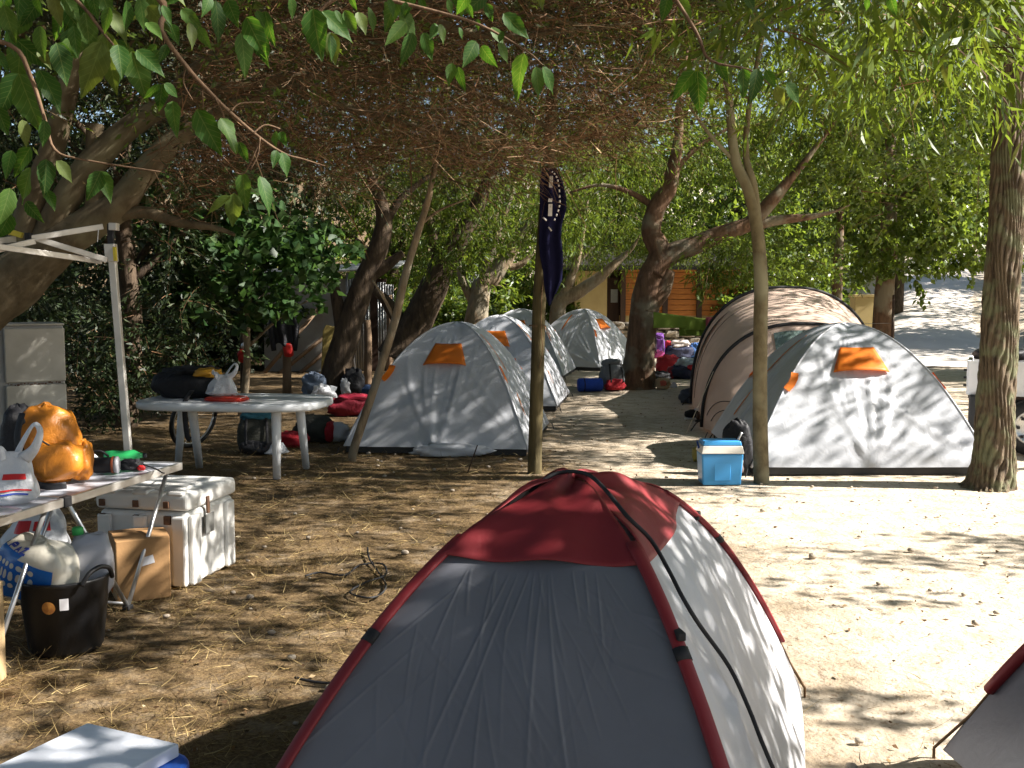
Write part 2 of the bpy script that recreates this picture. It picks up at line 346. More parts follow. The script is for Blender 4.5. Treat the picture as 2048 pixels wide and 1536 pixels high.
# thin pale trunk in front of the right tent
t = tree('willow_tree', 'slender pale trunk rising beside the blue cooler and right silver tent',
         [[(1526, 985, 38), (1523, 965, 31), (1520, 800, 29), (1521, 650, 28), (1522, 560, 27), (1513, 450, 25), (1496, 380, 22), (1470, 315, 20), (1458, 200, 16), (1440, 60, 12), (1430, -150, 8)],
          [(1517, 470, 20), (1507, 370, 15), (1492, 310, 13), (1500, 200, 10), (1530, 50, 8), (1560, -120, 5)], [(1478, 330, 10), (1420, 270, 7), (1380, 215, 5), (1340, 180, 3)]], 9.17, BK['smooth'], n=14, nz=.03)
P = np.concatenate([cloud((2.2, 8.6, 4.9), (2.3, 2.2, 1.2), 150, 40, (.2, .2, .22)), cloud((2.5, 7.2, 3.45), (1.4, 1.3, .55), 75, 30, (.2, .2, .2), .1)])
crown(t, P, LF['willow'], (.09, .17), (.014, .024), z=-1.1, zs=.6)
P = np.concatenate([cloud((1.75, 4.6, 2.95), (1.1, .7, .28), 26, 26, (.16, .16, .16), .1), cloud((2.3, 5.6, 3.05), (1.0, .7, .3), 26, 26, (.16, .16, .16), .1)]); crown(t, P, LF['willow'], (.10, .19), (.017, .028), z=-1.2, zs=.6)
# sapling leaning in front of the left silver tent
t = tree('sapling_tree', 'thin leaning sapling trunk beside the white plastic table',
         [[(702, 930, 22), (706, 905, 18), (722, 855, 17), (760, 740, 17), (790, 640, 17), (812, 545, 16), (836, 465, 15), (856, 400, 13), (872, 320, 10), (884, 200, 7), (890, 60, 4)], [(790, 640, 9), (770, 600, 6), (745, 560, 3)],
          [(840, 450, 7), (880, 420, 5), (930, 400, 3)]], 10.4, BK['tan'], n=10, nz=.04)
crown(t, cloud((-.7, 10.4, 4.4), (1.5, 1.4, .7), 60, 30, (.18, .18, .15)), LF['willow'], (.07, .13), (.012, .02), z=-.9)
# dark leaning tree behind the table
t = tree('leaning_tree', 'dark leaning trunk with a cut stub beside the yellow board',
         [[(650, 815, 84), (664, 785, 64), (672, 745, 58), (690, 680, 55), (705, 630, 50), (730, 560, 44), (755, 500, 40), (768, 450, 34), (760, 400, 26), (735, 340, 18), (700, 260, 10)], [(684, 660, 30), (676, 610, 25), (666, 560, 17)],
          [(735, 555, 26), (775, 530, 22), (806, 505, 12)], [(765, 460, 18), (800, 400, 14), (860, 350, 8)]], 17.2, BK['dark'])
crown(t, cloud((-2.6, 16.8, 4.6), (2.6, 2.2, 1.5), 120, 45, (.3, .3, .25)), LF['needle'], (.07, .12), (.015, .03), z=-.5)
# red-brown tree with the long limb, backpacks at its foot
t = tree('gnarled_tree', 'gnarled grey trunk with one long limb stretching over the beige tent',
         [[(1268, 800, 104), (1272, 770, 76), (1279, 720, 61), (1285, 650, 58), (1294, 590, 55), (1302, 550, 50), (1332, 513, 44), (1390, 490, 36), (1450, 465, 34), (1500, 446, 30), (1545, 400, 26), (1572, 368, 20), (1612, 320, 12), (1680, 230, 6)],
          [(1505, 450, 24), (1560, 440, 19), (1616, 434, 13), (1665, 424, 6), (1700, 410, 2)], [(1304, 548, 50), (1320, 505, 44), (1303, 465, 40), (1311, 420, 38), (1336, 380, 32), (1346, 340, 28), (1356, 280, 20), (1362, 180, 12), (1380, 60, 6)],
          [(1294, 610, 50), (1322, 578, 40), (1340, 540, 22)], [(1310, 415, 16), (1260, 385, 10), (1200, 370, 7), (1140, 385, 4)], [(1345, 345, 12), (1400, 290, 9), (1470, 250, 5)]], 18.6, BK['red'], n=18, nz=.06)
P = np.concatenate([cloud((3.2, 18.6, 5.0), (3.4, 2.2, 1.5), 180, 45, (.3, .3, .3)), cloud((3.7, 17.7, 2.25), (.75, .5, .42), 34, 42, (.14, .14, .2)), cloud((1.6, 19.8, 3.7), (1.6, 1, .9), 70, 40, (.2, .2, .25))])
crown(t, P, LF['willow'], (.10, .19), (.016, .03), z=-1.0)
# background trees of the middle
t = tree('willow_tree', 'pale sunlit forked limbs of a tree behind the middle silver tents', [[(942, 720, 58), (946, 690, 50), (955, 620, 44), (965, 570, 40), (988, 552, 34), (1012, 518, 30), (1032, 488, 26), (1062, 452, 22), (1090, 425, 16), (1140, 380, 10)], [(965, 575, 26), (990, 480, 20), (1010, 430, 14), (1030, 360, 8)], [(1000, 535, 16), (1040, 530, 12), (1070, 500, 7)], [(955, 620, 20), (925, 560, 16), (905, 480, 10)]], 23, BK['tan'])
crown(t, np.concatenate([cloud((-.2, 23.5, 5.4), (3.4, 2.4, 2.0), 170, 45, (.35, .35, .3)), cloud((.2, 22.2, 3.2), (1.7, .8, .7), 60, 40, (.2, .2, .25))]), LF['willow'], (.12, .2), (.02, .032), z=-.9)
t = tree('willow_tree', 'broad dark trunk curving above the left silver tents', [[(795, 715, 90), (806, 690, 72), (832, 650, 66), (860, 590, 60), (892, 520, 50), (930, 460, 40), (960, 400, 30), (990, 330, 20), (1020, 230, 10)], [(820, 668, 34), (790, 628, 28), (770, 600, 22), (748, 580, 12)], [(880, 545, 30), (870, 480, 24), (850, 400, 14)]], 20.5, BK['dark'])
crown(t, np.concatenate([cloud((-1.6, 20.5, 4.8), (2.5, 2, 1.7), 130, 45, (.3, .3, .3)), cloud((-1.0, 19.6, 2.8), (.9, .6, .8), 50, 40, (.15, .15, .25))]), LF['willow'], (.11, .19), (.018, .03), z=-1.0)
t = tree('forked_tree', 'forked leaning trunk in front of the yellow cabin wall', [[(1112, 720, 44), (1114, 660, 36), (1120, 605, 30), (1160, 582, 26), (1202, 552, 22), (1238, 520, 14), (1265, 495, 7), (1280, 470, 3)], [(1118, 612, 22), (1150, 535, 15), (1165, 470, 9), (1175, 400, 5)], [(1148, 540, 8), (1175, 505, 5), (1195, 490, 3)]], 24.5, BK['tan'])
crown(t, np.concatenate([cloud((2.2, 25, 5.0), (2.6, 1.6, 1.6), 130, 45, (.35, .35, .3)), cloud((3.2, 27, 3.1), (3.2, .7, .75), 170, 42, (.25, .25, .25), .1), cloud((1.2, 25, 3.1), (1.2, .6, .8), 40, 42, (.25, .25, .25), .1)]), LF['willow'], (.12, .2), (.02, .032), z=-.8)
t = tree('broadleaf_tree', 'reddish trunk beside the dirt road behind the right silver tent', [[(1762, 730, 52), (1765, 690, 44), (1768, 600, 40), (1775, 520, 36), (1778, 440, 30), (1780, 300, 22), (1786, 120, 14)], [(1778, 450, 18), (1720, 380, 12), (1660, 330, 6)], [(1778, 420, 18), (1850, 360, 12), (1920, 330, 6)]], 21, BK['red'])
P = np.concatenate([cloud((7.6, 20.5, 4.9), (2.9, 2, 1.9), 210, 55, (.3, .3, .25)), cloud((8.2, 19.6, 2.9), (1.9, 1.2, .75), 90, 45, (.2, .2, .2)), cloud((7.2, 20, 2.2), (.8, .6, .35), 16, 40, (.15, .15, .2))])
crown(t, P, LF['small'], (.09, .15), (.06, .10), z=-.5)
t = tree('broadleaf_tree', 'slim brown trunk rising behind the beige tunnel tent', [[(1671, 700, 26), (1672, 640, 22), (1675, 560, 20), (1679, 480, 16), (1682, 380, 12), (1690, 250, 7)]], 25, BK['red'])
crown(t, np.concatenate([cloud((7.2, 25, 5.4), (2.6, 1.8, 2.4), 170, 45, (.35, .35, .3)), cloud((6.4, 24.4, 2.6), (1.6, 1, .7), 60, 40, (.25, .25, .2))]), LF['small'], (.08, .14), (.05, .08), z=-.5)

# big spreading tree on the left whose bare twigs roof the pitch
t = tree('spreading_tree', 'big leaning trunk with spreading limbs behind the aluminium canopy frame',
         [[(-420, 1040, 330), (-330, 900, 210), (-180, 730, 160), (-60, 625, 130), (20, 568, 112), (80, 520, 92), (128, 482, 78), (178, 448, 68), (232, 415, 60), (272, 365, 52), (322, 305, 44), (372, 262, 36), (440, 220, 26), (540, 180, 16)],
          [(150, 480, 46), (186, 430, 40), (192, 370, 38), (189, 300, 36), (191, 248, 34)], [(225, 432, 30), (290, 424, 24), (352, 444, 20), (430, 456, 12), (470, 470, 6)],
          [(70, 540, 60), (120, 420, 56), (190, 320, 54), (280, 240, 44), (380, 195, 34), (500, 170, 26), (640, 150, 19), (800, 150, 14), (980, 130, 10), (1180, 120, 6)],
          [(300, 230, 34), (420, 120, 26), (600, 40, 19), (800, 10, 15), (1000, 20, 11), (1200, 60, 7)], [(20, 580, 60), (60, 420, 50), (110, 280, 44), (150, 120, 38), (190, -80, 30)],
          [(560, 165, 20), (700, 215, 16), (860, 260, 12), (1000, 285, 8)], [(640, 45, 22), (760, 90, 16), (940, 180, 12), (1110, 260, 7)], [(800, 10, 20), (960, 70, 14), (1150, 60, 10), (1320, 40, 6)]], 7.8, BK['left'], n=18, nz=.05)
nb = 1750
tx = RNG.uniform(330, 1340, nb); u = RNG.random(nb); low = 330 - 130 * np.clip((tx - 1130) / 200, 0, 1) + 70 * np.clip((560 - tx) / 250, 0, 1) + 28 * np.sin(tx * .021) + 22 * np.sin(tx * .057 + 2); ty = -170 + (low + 170) * (1 - (1 - u) ** 1.35)
tY = RNG.uniform(6.4, 10.8, nb); dx = (tx - 1024) / FPX; c, s = math.cos(PITCH), math.sin(PITCH); v = (768 - ty) / FPX; den = c + v * s
C0 = np.stack([dx / den * tY, tY, CAMH + (-s + v * c) / den * tY], 1)
D0 = np.stack([RNG.normal(.7, .6, nb), RNG.normal(-.1, .7, nb), RNG.normal(-.12, .3, nb)], 1)
gap = np.sin(tx * .013 + 1) * np.sin(ty * .03 + tY * 1.7) + RNG.normal(0, .35, nb); k = np.where(gap > -.28, RNG.poisson(17, nb) + 2, 1); idx = np.repeat(np.arange(nb), k); n = len(idx)
P = C0[idx] + RNG.normal(size=(n, 3)) * np.array([.16, .16, .07]); D = unit(D0[idx]) + RNG.normal(size=(n, 3)) * np.array([.45, .45, .33])
twig_mesh('twig', P, D, RNG.gamma(3, .075, n) + .06, RNG.gamma(3, .0011, n) + .0014, M_TWIG, t, .5)
P = C0[idx][::3] + RNG.normal(size=(len(idx[::3]), 3)) * np.array([.3, .3, .12]); leaf_mesh('dry_tuft', P, rdir(len(P), -.2, .5), RNG.uniform(.03, .08, len(P)), RNG.uniform(.008, .02, len(P)), LF['needle'], t)
P = np.concatenate([cloud((-2.2, 7.6, 3.35), (1.9, 1.4, .5), 34, 34, (.2, .2, .16), .1), cloud((1.1, 8.2, 3.5), (1.1, 1.2, .5), 30, 34, (.2, .2, .16), .1), cloud((-.6, 10.5, 3.3), (2.0, .8, .4), 30, 34, (.2, .2, .16), .1)]); crown(t, P, LF['small'], (.05, .09), (.02, .035), name='leafy_spray')
P = np.concatenate([boxcloud((-4.6, 5.2, 3.9), (2.3, 12, 5.0), 270, 75, (.3, .3, .16)), boxcloud((-6.5, 11, 4.2), (-1.6, 17, 5.6), 220, 60, (.35, .35, .2)), cloud((-4, 8.5, 4.8), (2.6, 2.6, 1.2), 110, 60, (.3, .3, .25))])
crown(t, P, LF['needle'], (.08, .16), (.02, .04), z=-.2)
P = np.concatenate([boxcloud((-15, -14, 6.0), (-3, 21, 7.4), 1200, 26, (.5, .5, .25)), boxcloud((-3, -14, 6.0), (4.3, 11.5, 7.4), 700, 26, (.5, .5, .25)), boxcloud((-13, 12, 7.6), (6, 34, 9.6), 1100, 26, (.6, .6, .3))]); crown(t, P, LF['needle'], (.2, .34), (.10, .18), z=-.2)  # high leaf layers, mostly unseen, added to block sky light and sun

# dark evergreens that close the left side
for k, (x, y, r, h, ncl) in enumerate([(-6.6, 11.2, 1.5, 4.2, 150), (-4.9, 13.2, 1.3, 4.6, 150), (-8.2, 14.5, 2.0, 5.4, 150), (-6.2, 17.0, 1.8, 5.6, 140), (-9.5, 9.6, 1.8, 5.0, 110)]):
    t = offtree('evergreen_tree', ['dense dark evergreen behind the rusty white fridge', 'dense dark evergreen behind the white plastic table', 'tall dark evergreen at the back beyond the fridge', 'dark evergreen beside the sheet metal shed', 'dark evergreen beyond the canopy frame'][k],
                (x, y, 0), h * .9, .12, BK['dark'], (random.uniform(-.3, .3), 0), 4, 'dark evergreens along the edge')
    P = np.concatenate([cloud((x, y, h * .52), (r, r, h * .5), ncl, 60, (.2, .2, .22), .5), cloud((x, y, .7), (r * .9, r * .9, .6), 40, 50, (.2, .2, .2))])
    crown(t, P, LF['dark'], (.06, .12), (.02, .04))
# sunlit fig bush
t = offtree('fig_bush', 'sunlit fig bush with big lobed leaves behind the plastic table', (-3.75, 14.4, 0), 2.2, .05, BK['tan'], (.3, -.2), 5, 'shrubs at the pitch edge'); t['category'] = 'bush'
P = np.concatenate([cloud((-3.5, 14.0, 1.95), (1.15, .8, .75), 70, 20, (.14, .14, .14)), cloud((-2.8, 14.6, 2.3), (.6, .5, .5), 26, 18, (.12, .12, .12)), cloud((-4.2, 13.8, 2.9), (1.2, .8, .5), 40, 20, (.15, .15, .15))])
TWIGS.clear(); leaf_mesh('crown', P[:, :3], rdir(len(P), -.35, .5), RNG.uniform(.11, .19, len(P)), RNG.uniform(.10, .16, len(P)), LF['fig'], t, .12)
# background trees closing the view
BGT = [(-13, 24, 7.5, 3.2, 'dark', 'dark tree far behind the fridge'), (-8, 27, 7.5, 3.2, 'dark', 'tall tree behind the sheet metal shed'), (-3.5, 31, 7.5, 3.0, 'willow', 'grey green tree behind the white house'), (2.5, 37, 8.5, 3.6, 'willow', 'olive tree rising behind the orange cabin'),
       (7.5, 36, 8.5, 3.4, 'small', 'leafy tree behind the cabin end and road'), (11.2, 45, 8.0, 3.2, 'small', 'leafy tree on the left verge of the rising road'), (-17, 34, 9, 4, 'dark', 'dark tree deep in the left background'), (19.0, 30, 7.0, 3.0, 'small', 'leafy tree on the bank right of the road'),
       (24, 44, 8, 3.6, 'willow', 'olive tree high on the bank right of the road'), (30, 66, 10, 5, 'willow', 'big tree at the top of the road on the right'), (20, 80, 10, 5, 'willow', 'big tree at the top of the road on the left'), (13.2, 21.5, 6.0, 2.3, 'small', 'leafy tree right of the road mouth'),
       (5.5, 47, 10, 4.5, 'small', 'tall leafy tree on the slope behind the cabin'), (13.5, 37, 8.5, 3.0, 'small', 'leafy tree overhanging the left side of the road'), (15.5, 56, 9, 4.5, 'small', 'tall leafy tree further up the left road verge'), (33, 50, 10, 5, 'small', 'tall leafy tree behind the bank shrubs'), (-2, 50, 11, 5, 'dark', 'tall dark tree far behind the white house'), (-12, 48, 12, 6, 'dark', 'tall dark tree far behind the evergreens')]
for x, y, h, r, lf, lab in BGT:
    z = float(hz(x, y)); t = offtree('background_tree', lab, (x, y, z), h * .85, .2, BK['dark'], (random.uniform(-.5, .5), 0), 5, 'trees in the background')
    sc = 1 + y / 60; low = 1.9 if x > 10 else .2
    P = np.concatenate([cloud((x, y, z + h * .62), (r, r * .8, h * .40), 210, 45, (.4, .4, .35), .3), cloud((x, y - .5, z + low + 1.3), (r * 1.2, r * .8, 1.5), 130, 38, (.35, .35, .3), .2)])
    crown(t, P, LF[lf], (.11 * sc, .19 * sc), ((.05 if lf != 'willow' else .025) * sc, (.09 if lf != 'willow' else .045) * sc), z=-.5)

# clipped undergrowth that closes the far edge of the pitch
for k, (x, y, rx, h, lab) in enumerate([(-11, 20, 2.6, 2.6, 'dark undergrowth behind the fridge'), (-6.6, 23.5, 2.4, 2.4, 'low dark shrub left of the sheet metal shed'), (-1.6, 27.5, 2.0, 1.6, 'low shrub behind the curved trunk'), (-.2, 34, 3.2, 3.6, 'shrub screen beside the white house'),
                                     (3.2, 41, 4.5, 4.2, 'shrub screen behind the orange cabin'), (8.6, 33, 2.2, 2.4, 'shrub at the cabin end by the road'), (12.6, 58, 4.5, 4.5, 'shrub screen at the upper road edge'), (-14, 30, 5, 4.5, 'tall shrub screen in the far left'), (25, 30, 5, 4, 'shrub on the bank by the road'), (-6, 40, 6, 4.5, 'tall shrub screen far behind the shed')]):
    z = float(hz(x, y)); t = offtree('shrub', lab, (x, y, z), h * .8, .06, BK['dark'], (0, 0), 4, 'shrubs at the pitch edge'); t['category'] = 'shrub'
    P = cloud((x, y, z + h * .5), (rx, rx * .5, h * .55), 190, 42, (.28, .28, .25), .25); sc = .7 + y / 50
    crown(t, P, LF['dark' if k in (0, 1, 7) else 'small'], (.10 * sc, .18 * sc), (.05 * sc, .09 * sc))
# trees out of the frame on the sun side that throw the dappled shade
SH0 = SUND.x / SUND.z, SUND.y / SUND.z
def shade(x0, x1, y0, y1, z, tau, per=60, spread=(.30, .26, .10), la=.0032, dz=.35):
    """clumps of leaves at height z whose shadow falls on the given patch of ground"""
    n = int((x1 - x0) * (y1 - y0) * tau / la); ncl = max(2, n // per)
    return boxcloud((x0 + SH0[0] * z, y0 + SH0[1] * z, z - dz), (x1 + SH0[0] * z, y1 + SH0[1] * z, z + dz), ncl, per, spread)
SH = [('broad crowned tree shading the red tent', (4.9, -1.2, 0), 4.4, [shade(-1.6, .5, 1.2, 3.5, 4.3, 2.6), shade(-1.4, .3, 1.4, 3.2, 4.9, 1.4), shade(-.6, .25, 3.3, 4.2, 4.4, 1.3)], 'mulb', (.11, .16), (.07, .10)),
      ('broad crowned tree standing behind the camera', (.6, -2.6, 0), 4.2, [shade(-6.0, -1.6, 1.0, 4.6, 4.6, .4, 110, (.42, .3, .1)), shade(-3.8, -.2, 4.4, 6.6, 4.7, .36, 100, (.4, .3, .1)), shade(-6.5, -2.4, 4.6, 8.4, 5.0, .7)], 'mulb', (.11, .16), (.07, .10)),
      ('tall tree over the clearing edge', (7.8, -2.4, 0), 5.0, [shade(-3.2, .6, 6.6, 8.8, 5.0, .5, 90, (.4, .3, .1)), shade(-2.6, 1.6, 8.6, 10.4, 5.2, .75), shade(-3.0, 2.4, 10.2, 12.4, 5.4, .8), shade(-2.6, .5, 9.9, 12.8, 6.2, 1.5)], 'small', (.08, .13), (.05, .08)),
      ('tree right of the white trailer', (11.0, 8.8, 0), 5.0, [shade(1.9, 4.0, 9.3, 12.2, 4.6, .55, 30, (.22, .16, .08)), shade(1.7, 5.2, 12.2, 16.5, 5.2, .7), shade(-1.6, 1.8, 12.4, 19, 6.0, 1.7), shade(-1.2, 2.4, 19, 26, 7.0, 1.0), shade(-5, -1.4, 11, 19, 7.0, 1.2)], 'small', (.08, .13), (.05, .08)),
      ('tree at the right edge of the clearing', (10.8, 2.6, 0), 4.8, [shade(2.3, 4.3, 6.3, 7.1, 4.4, 1.3, 40, (.3, .12, .08)), shade(1.2, 1.75, 5.5, 6.1, 4.0, .9, 20, (.2, .07, .08)), shade(1.15, 2.1, 3.9, 4.25, 3.6, 1.7, 40, (.2, .05, .05))], 'small', (.07, .12), (.045, .07)),
      ('tree between the trailer and the road', (11.5, 14.5, 0), 5.2, [shade(1.5, 7, 17, 26, 6.5, .3), shade(5, 12, 12.5, 22, 5.5, .3)], 'small', (.1, .16), (.07, .11)),
      ('tree on the bank above the road', (24, 36, float(hz(24, 36))), 6.0, [shade(10, 22, 26, 47, 8.0, .4, 30, (.7, .25, .3), .01, 1.0)], 'small', (.2, .32), (.12, .2))]
for lab, base, h, parts, lf, L, Wd in SH:
    P = np.concatenate(parts); c = P.mean(0)
    t = offtree('shade_tree', lab, base, h, .16, BK['grey'], ((c[0] - base[0]) * .3, (c[1] - base[1]) * .3), 3)
    crown(t, P, LF[lf], L, Wd)

# ------------------------------------------------------------------ tents
def fabric(name, c, rough=.5, trans=.12, bs=.25, spec=.5, sheen=0, var=.82):
    if name in MC: return MC[name]
    m, nt, b, out = NT(name)
    lk(nt, ramp(nt, noise(nt, 3.5, detail=5), [(.3, tuple(x * var for x in c)), (.7, c)]), b.inputs['Base Color'])
    b.inputs['Roughness'].default_value = rough; b.inputs['Specular IOR Level'].default_value = spec
    w = noise(nt, 7, detail=5, rough=.6, dist=.8); bump(nt, b, w, bs, .03)
    t = nt.nodes.new('ShaderNodeBsdfTranslucent'); t.inputs[0].default_value = rgb(c)
    mx = nt.nodes.new('ShaderNodeMixShader'); mx.inputs[0].default_value = trans
    lk(nt, b.outputs[0], mx.inputs[1]); lk(nt, t.outputs[0], mx.inputs[2]); lk(nt, mx.outputs[0], out.inputs[0]); MC[name] = m; return m
M_SILVER = fabric('silver coated fabric', (.50, .515, .55), .40, .04, .22, .6)
M_ORANGE = fabric('orange nylon', (.88, .27, .02), .5, .45, .2)
M_BLACK = fabric('black groundsheet', (.02, .02, .022), .55, 0, .2)
M_RED = fabric('wine red nylon', (.23, .014, .02), .6, .12, .15)
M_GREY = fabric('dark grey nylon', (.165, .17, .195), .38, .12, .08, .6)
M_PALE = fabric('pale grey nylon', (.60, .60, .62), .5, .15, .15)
M_BEIGE = fabric('beige polyester', (.62, .47, .38), .55, .18, .18)
M_TRIM = mat('black webbing', (.018, .018, .02), (.01, .01, .012), .7, 30)
M_ROPE = mat('brown guy rope', (.16, .09, .04), None, .8, 40)
M_STEEL = mat('bright steel tube', (.62, .62, .62), (.48, .48, .48), .32, 20, metal=.8)
class Dome:
    """dome tent: two crossing poles over four corners; S(side, s, t) is the cloth between two poles, t from the apex to the hem"""
    def __init__(s, K, C, H, p=2.0, hem=.07, sag=.035): s.sag = sag; s.K = Vector((K[0], K[1], 0)); s.C = [Vector((x, y, 0)) for x, y in C]; s.H = H; s.p = p; s.hem = hem
    def pole(s, i, t): q = s.K.lerp(s.C[i % 4], t); q.z = s.hem + (s.H - s.hem) * (1 - t ** s.p); return q
    def S(s, i, u, t, off=0):
        a, b = s.pole(i, t), s.pole(i + 1, t); q = a.lerp(b, u)
        q.z -= s.sag * math.sin(math.pi * u) * math.sin(math.pi * min(1, t))
        if off: q = q + s.N(i, u, t) * off
        return q
    def N(s, i, u, t):
        e = .01; t = min(max(t, .03), .98); A = s.pole(i, t + e).lerp(s.pole(i + 1, t + e), u) - s.pole(i, t - e).lerp(s.pole(i + 1, t - e), u)
        B = s.pole(i + 1, t) - s.pole(i, t); n = A.cross(B); n.normalize()
        return n if n.dot((s.pole(i, t).lerp(s.pole(i + 1, t), u) - Vector((s.K.x, s.K.y, .2)))) > 0 else -n
def crease(u, t, lines):
    h = 0
    for (u0, t0, u1, t1, w, amp) in lines:
        dx, dy = u1 - u0, t1 - t0; L2 = dx * dx + dy * dy; k = ((u - u0) * dx + (t - t0) * dy) / L2
        if -.02 < k < 1.02:
            d = abs((u - u0) * dy - (t - t0) * dx) / math.sqrt(L2)
            if d < w * 3: h += amp * math.exp(-(d / w) ** 2) * math.sin(math.pi * min(1, max(0, k))) ** .5
    return h
def panel(D, i, t0, t1, nu, nt, lines, off=0, low=.006, seed=0, flat=False):
    def f(a, b):
        u, t = b, t0 + (t1 - t0) * a; q = D.S(i, u, max(t, .012)); h = crease(u, t, lines)
        if flat and .24 < u < .76 and .36 < t < .62: h = min(h, .006)
        h += off
        edge = math.sin(math.pi * u) ; h += low * edge * (math.sin(u * 9 + t * 7 + seed) * .6 + math.sin(u * 4 - t * 13 + seed * 2) * .5)
        return q + D.N(i, u, t) * h
    return MB().grid(f, nt, nu)
def strip_on(D, i, pts, w, off):
    """narrow band lying on a tent side along points (u, t)"""
    mb = MB(); n = len(pts)
    P = [D.S(i, u, t, off) for u, t in pts]
    for k in range(n):
        tng = (P[min(k + 1, n - 1)] - P[max(k - 1, 0)]).normalized(); nn = D.N(i, *pts[k]); x = tng.cross(nn).normalized()
        mb.v += [tuple(P[k] + x * w / 2), tuple(P[k] - x * w / 2)]
        if k: b = 2 * k; mb.f.append((b - 2, b - 1, b + 1, b))
    return mb
def vent(D, i, uc, t0, t1, wu, lift, scale=1):
    """hooded vent flap standing off the cloth"""
    def f(a, b):
        t = t0 + (t1 - t0) * a; u = uc + (b - .5) * wu * (1 - .12 * (1 - a)); e = math.sin(math.pi * b) ** .6
        return D.S(i, u, t, .022 + lift * a ** 1.6 * (.35 + .65 * e) - .02 * a * (1 - e))
    return MB().grid(f, 8, 12)
def silver_tent(label, K, C, H, seed, front=0, zip_side=1, sack=False):
    rs = random.Random(seed); t = thing('dome_tent', label, 'tent', (K[0], K[1], 0), 0, 'silver dome tents'); D = Dome(K, C, H)
    for i in range(4):
        ln = []
        for k in range(11):
            a = rs.uniform(-.45, .45); ln.append((.5 + rs.uniform(-.02, .02), 1.0, .5 + a, rs.uniform(.35, .7), rs.uniform(.010, .018), rs.uniform(.004, .012)))
        for k in range(9):
            e = rs.choice((0, 1)); ln.append((e, 1.0, .5 + rs.uniform(-.25, .25), rs.uniform(.5, .92), rs.uniform(.010, .022), rs.uniform(.005, .013)))
        for e, w in ((.30, .03), (.36, .04), (.42, .02), (.58, .02), (.66, .04), (.71, .03)): ln.append((.5 + (e - .5) * .1, 1.0, e, .56, .013, .010))
        for k in range(10): u = rs.uniform(.25, .75); ln.append((u, .28 + rs.uniform(0, .08), u + rs.uniform(-.08, .08), rs.uniform(.4, .62), .012, rs.uniform(.004, .010)))
        ob('side_panel', panel(D, i, 0.0, 1.0, 72, 72, ln, .004, .012, seed + i, True), M_SILVER, t, True, world=True)
    for i in range(4): ob('pole_sleeve', MB().tube([D.pole(i, k / 24) for k in range(25)], .012, 6), M_SILVER, t, True, world=True)
    sk = MB()
    for i in range(4):
        a, b = D.pole(i, .985), D.pole(i + 1, .985); a.z = b.z = 0; n = D.N(i, .5, .9); n.z = 0
        sk.grid(lambda p, q, a=a, b=b, n=n: a.lerp(b, q) + n * (.012 * math.sin(q * 23 + seed) - .01) + Vector((0, 0, .003 + p * (.085 + .012 * math.sin(q * 9)))), 2, 20)
    ob('groundsheet', sk, M_BLACK, t, True, world=True)
    for i in (front, (front + 2) % 4): ob('vent_hood', vent(D, i, .5, .40, .58, .42, .05), M_ORANGE, t, True, world=True, solid=.004)
    for i in (zip_side, (zip_side + 2) % 4):
        ob('door_zip', strip_on(D, i, [(.30 + .04 * math.sin(k / 15 * 3) - .05 * k / 15, .30 + .58 * k / 15) for k in range(16)], .035, .014), M_ORANGE, t, True, world=True)
    for i in range(4): ob('pole_tab', strip_on(D, i, [(.015, .60), (.03, .63), (.03, .66), (.015, .69)], .07, .02), M_ORANGE, t, world=True, solid=.004)
    for i in range(4):
        c = D.C[i]; o = (c - D.K).normalized(); ob('tent_peg', MB().tube([c + o * .06 + Vector((0, 0, .07)), c + o * .12 + Vector((0, 0, -.06))], .006, 6), M_TRIM, t, world=True)
    return t, D
def rect(cx, cy, w, d, rot):
    c, s = math.cos(rot), math.sin(rot); return [(cx + x * c - y * s, cy + x * s + y * c) for x, y in ((-w / 2, -d / 2), (w / 2, -d / 2), (w / 2, d / 2), (-w / 2, d / 2))]
K1 = (-.62, 11.93)
t1, D1 = silver_tent('silver dome tent with square orange vent beside the wooden post', K1, [(-1.76, 10.92), (.16, 10.66), (.45, 12.9), (-1.45, 13.2)], 1.34, 3)
def lump(seed, d, flat=.15, amp=.12, nu=36, nv=24, pw=.75, dents=()):
    """soft lumpy bag resting on z=0"""
    rs = random.Random(seed); ph = [(rs.uniform(0, 6.3), rs.uniform(0, 6.3), rs.randint(2, 5), rs.randint(1, 4)) for _ in range(5)]; mb = MB()
    def sg(x): return math.copysign(abs(x) ** pw, x)
    def f(a, b):
        th, fi = 2 * math.pi * b, math.pi * (a - .5); q = 1 + amp * sum(math.sin(k * th + p1) * math.sin(l * fi * 2 + p2) for p1, p2, k, l in ph) / 2.2 + amp * .16 * (math.sin(9 * th + 5 * fi + ph[0][0]) + math.sin(7 * th - 9 * fi + ph[1][0]) * .8 + abs(math.sin(4 * th + 7 * fi + ph[2][0])) )
        x = sg(math.cos(fi)) * sg(math.cos(th)) * q * d[0] / 2; y = sg(math.cos(fi)) * sg(math.sin(th)) * q * d[1] / 2; z = sg(math.sin(fi)) * q * d[2] / 2 + d[2] / 2
        z = max(z, d[2] * flat * .3) - d[2] * flat * .3; return (x, y, z)
    return mb.grid(f, nv, nu)
ob('rolled_flap', MB().add([(v[0] + -.62, v[1] + 10.68, v[2]) for v in lump(41, (.72, .16, .13), .2, .22, 40, 14).v], lump(41, (.72, .16, .13), .2, .22, 40, 14).f), M_SILVER, t1, True, world=True)
silver_tent('silver dome tent with an orange vent standing second in the row', (-.2, 15.95), [(-1.25, 15.1), (.64, 14.88), (.92, 16.9), (-1.0, 17.15)], 1.34, 13)
silver_tent('silver dome tent half hidden behind the second tent of the row', (.18, 21.8), [(-1.0, 20.95), (1.0, 20.55), (1.38, 22.75), (-.6, 23.1)], 1.36, 23)
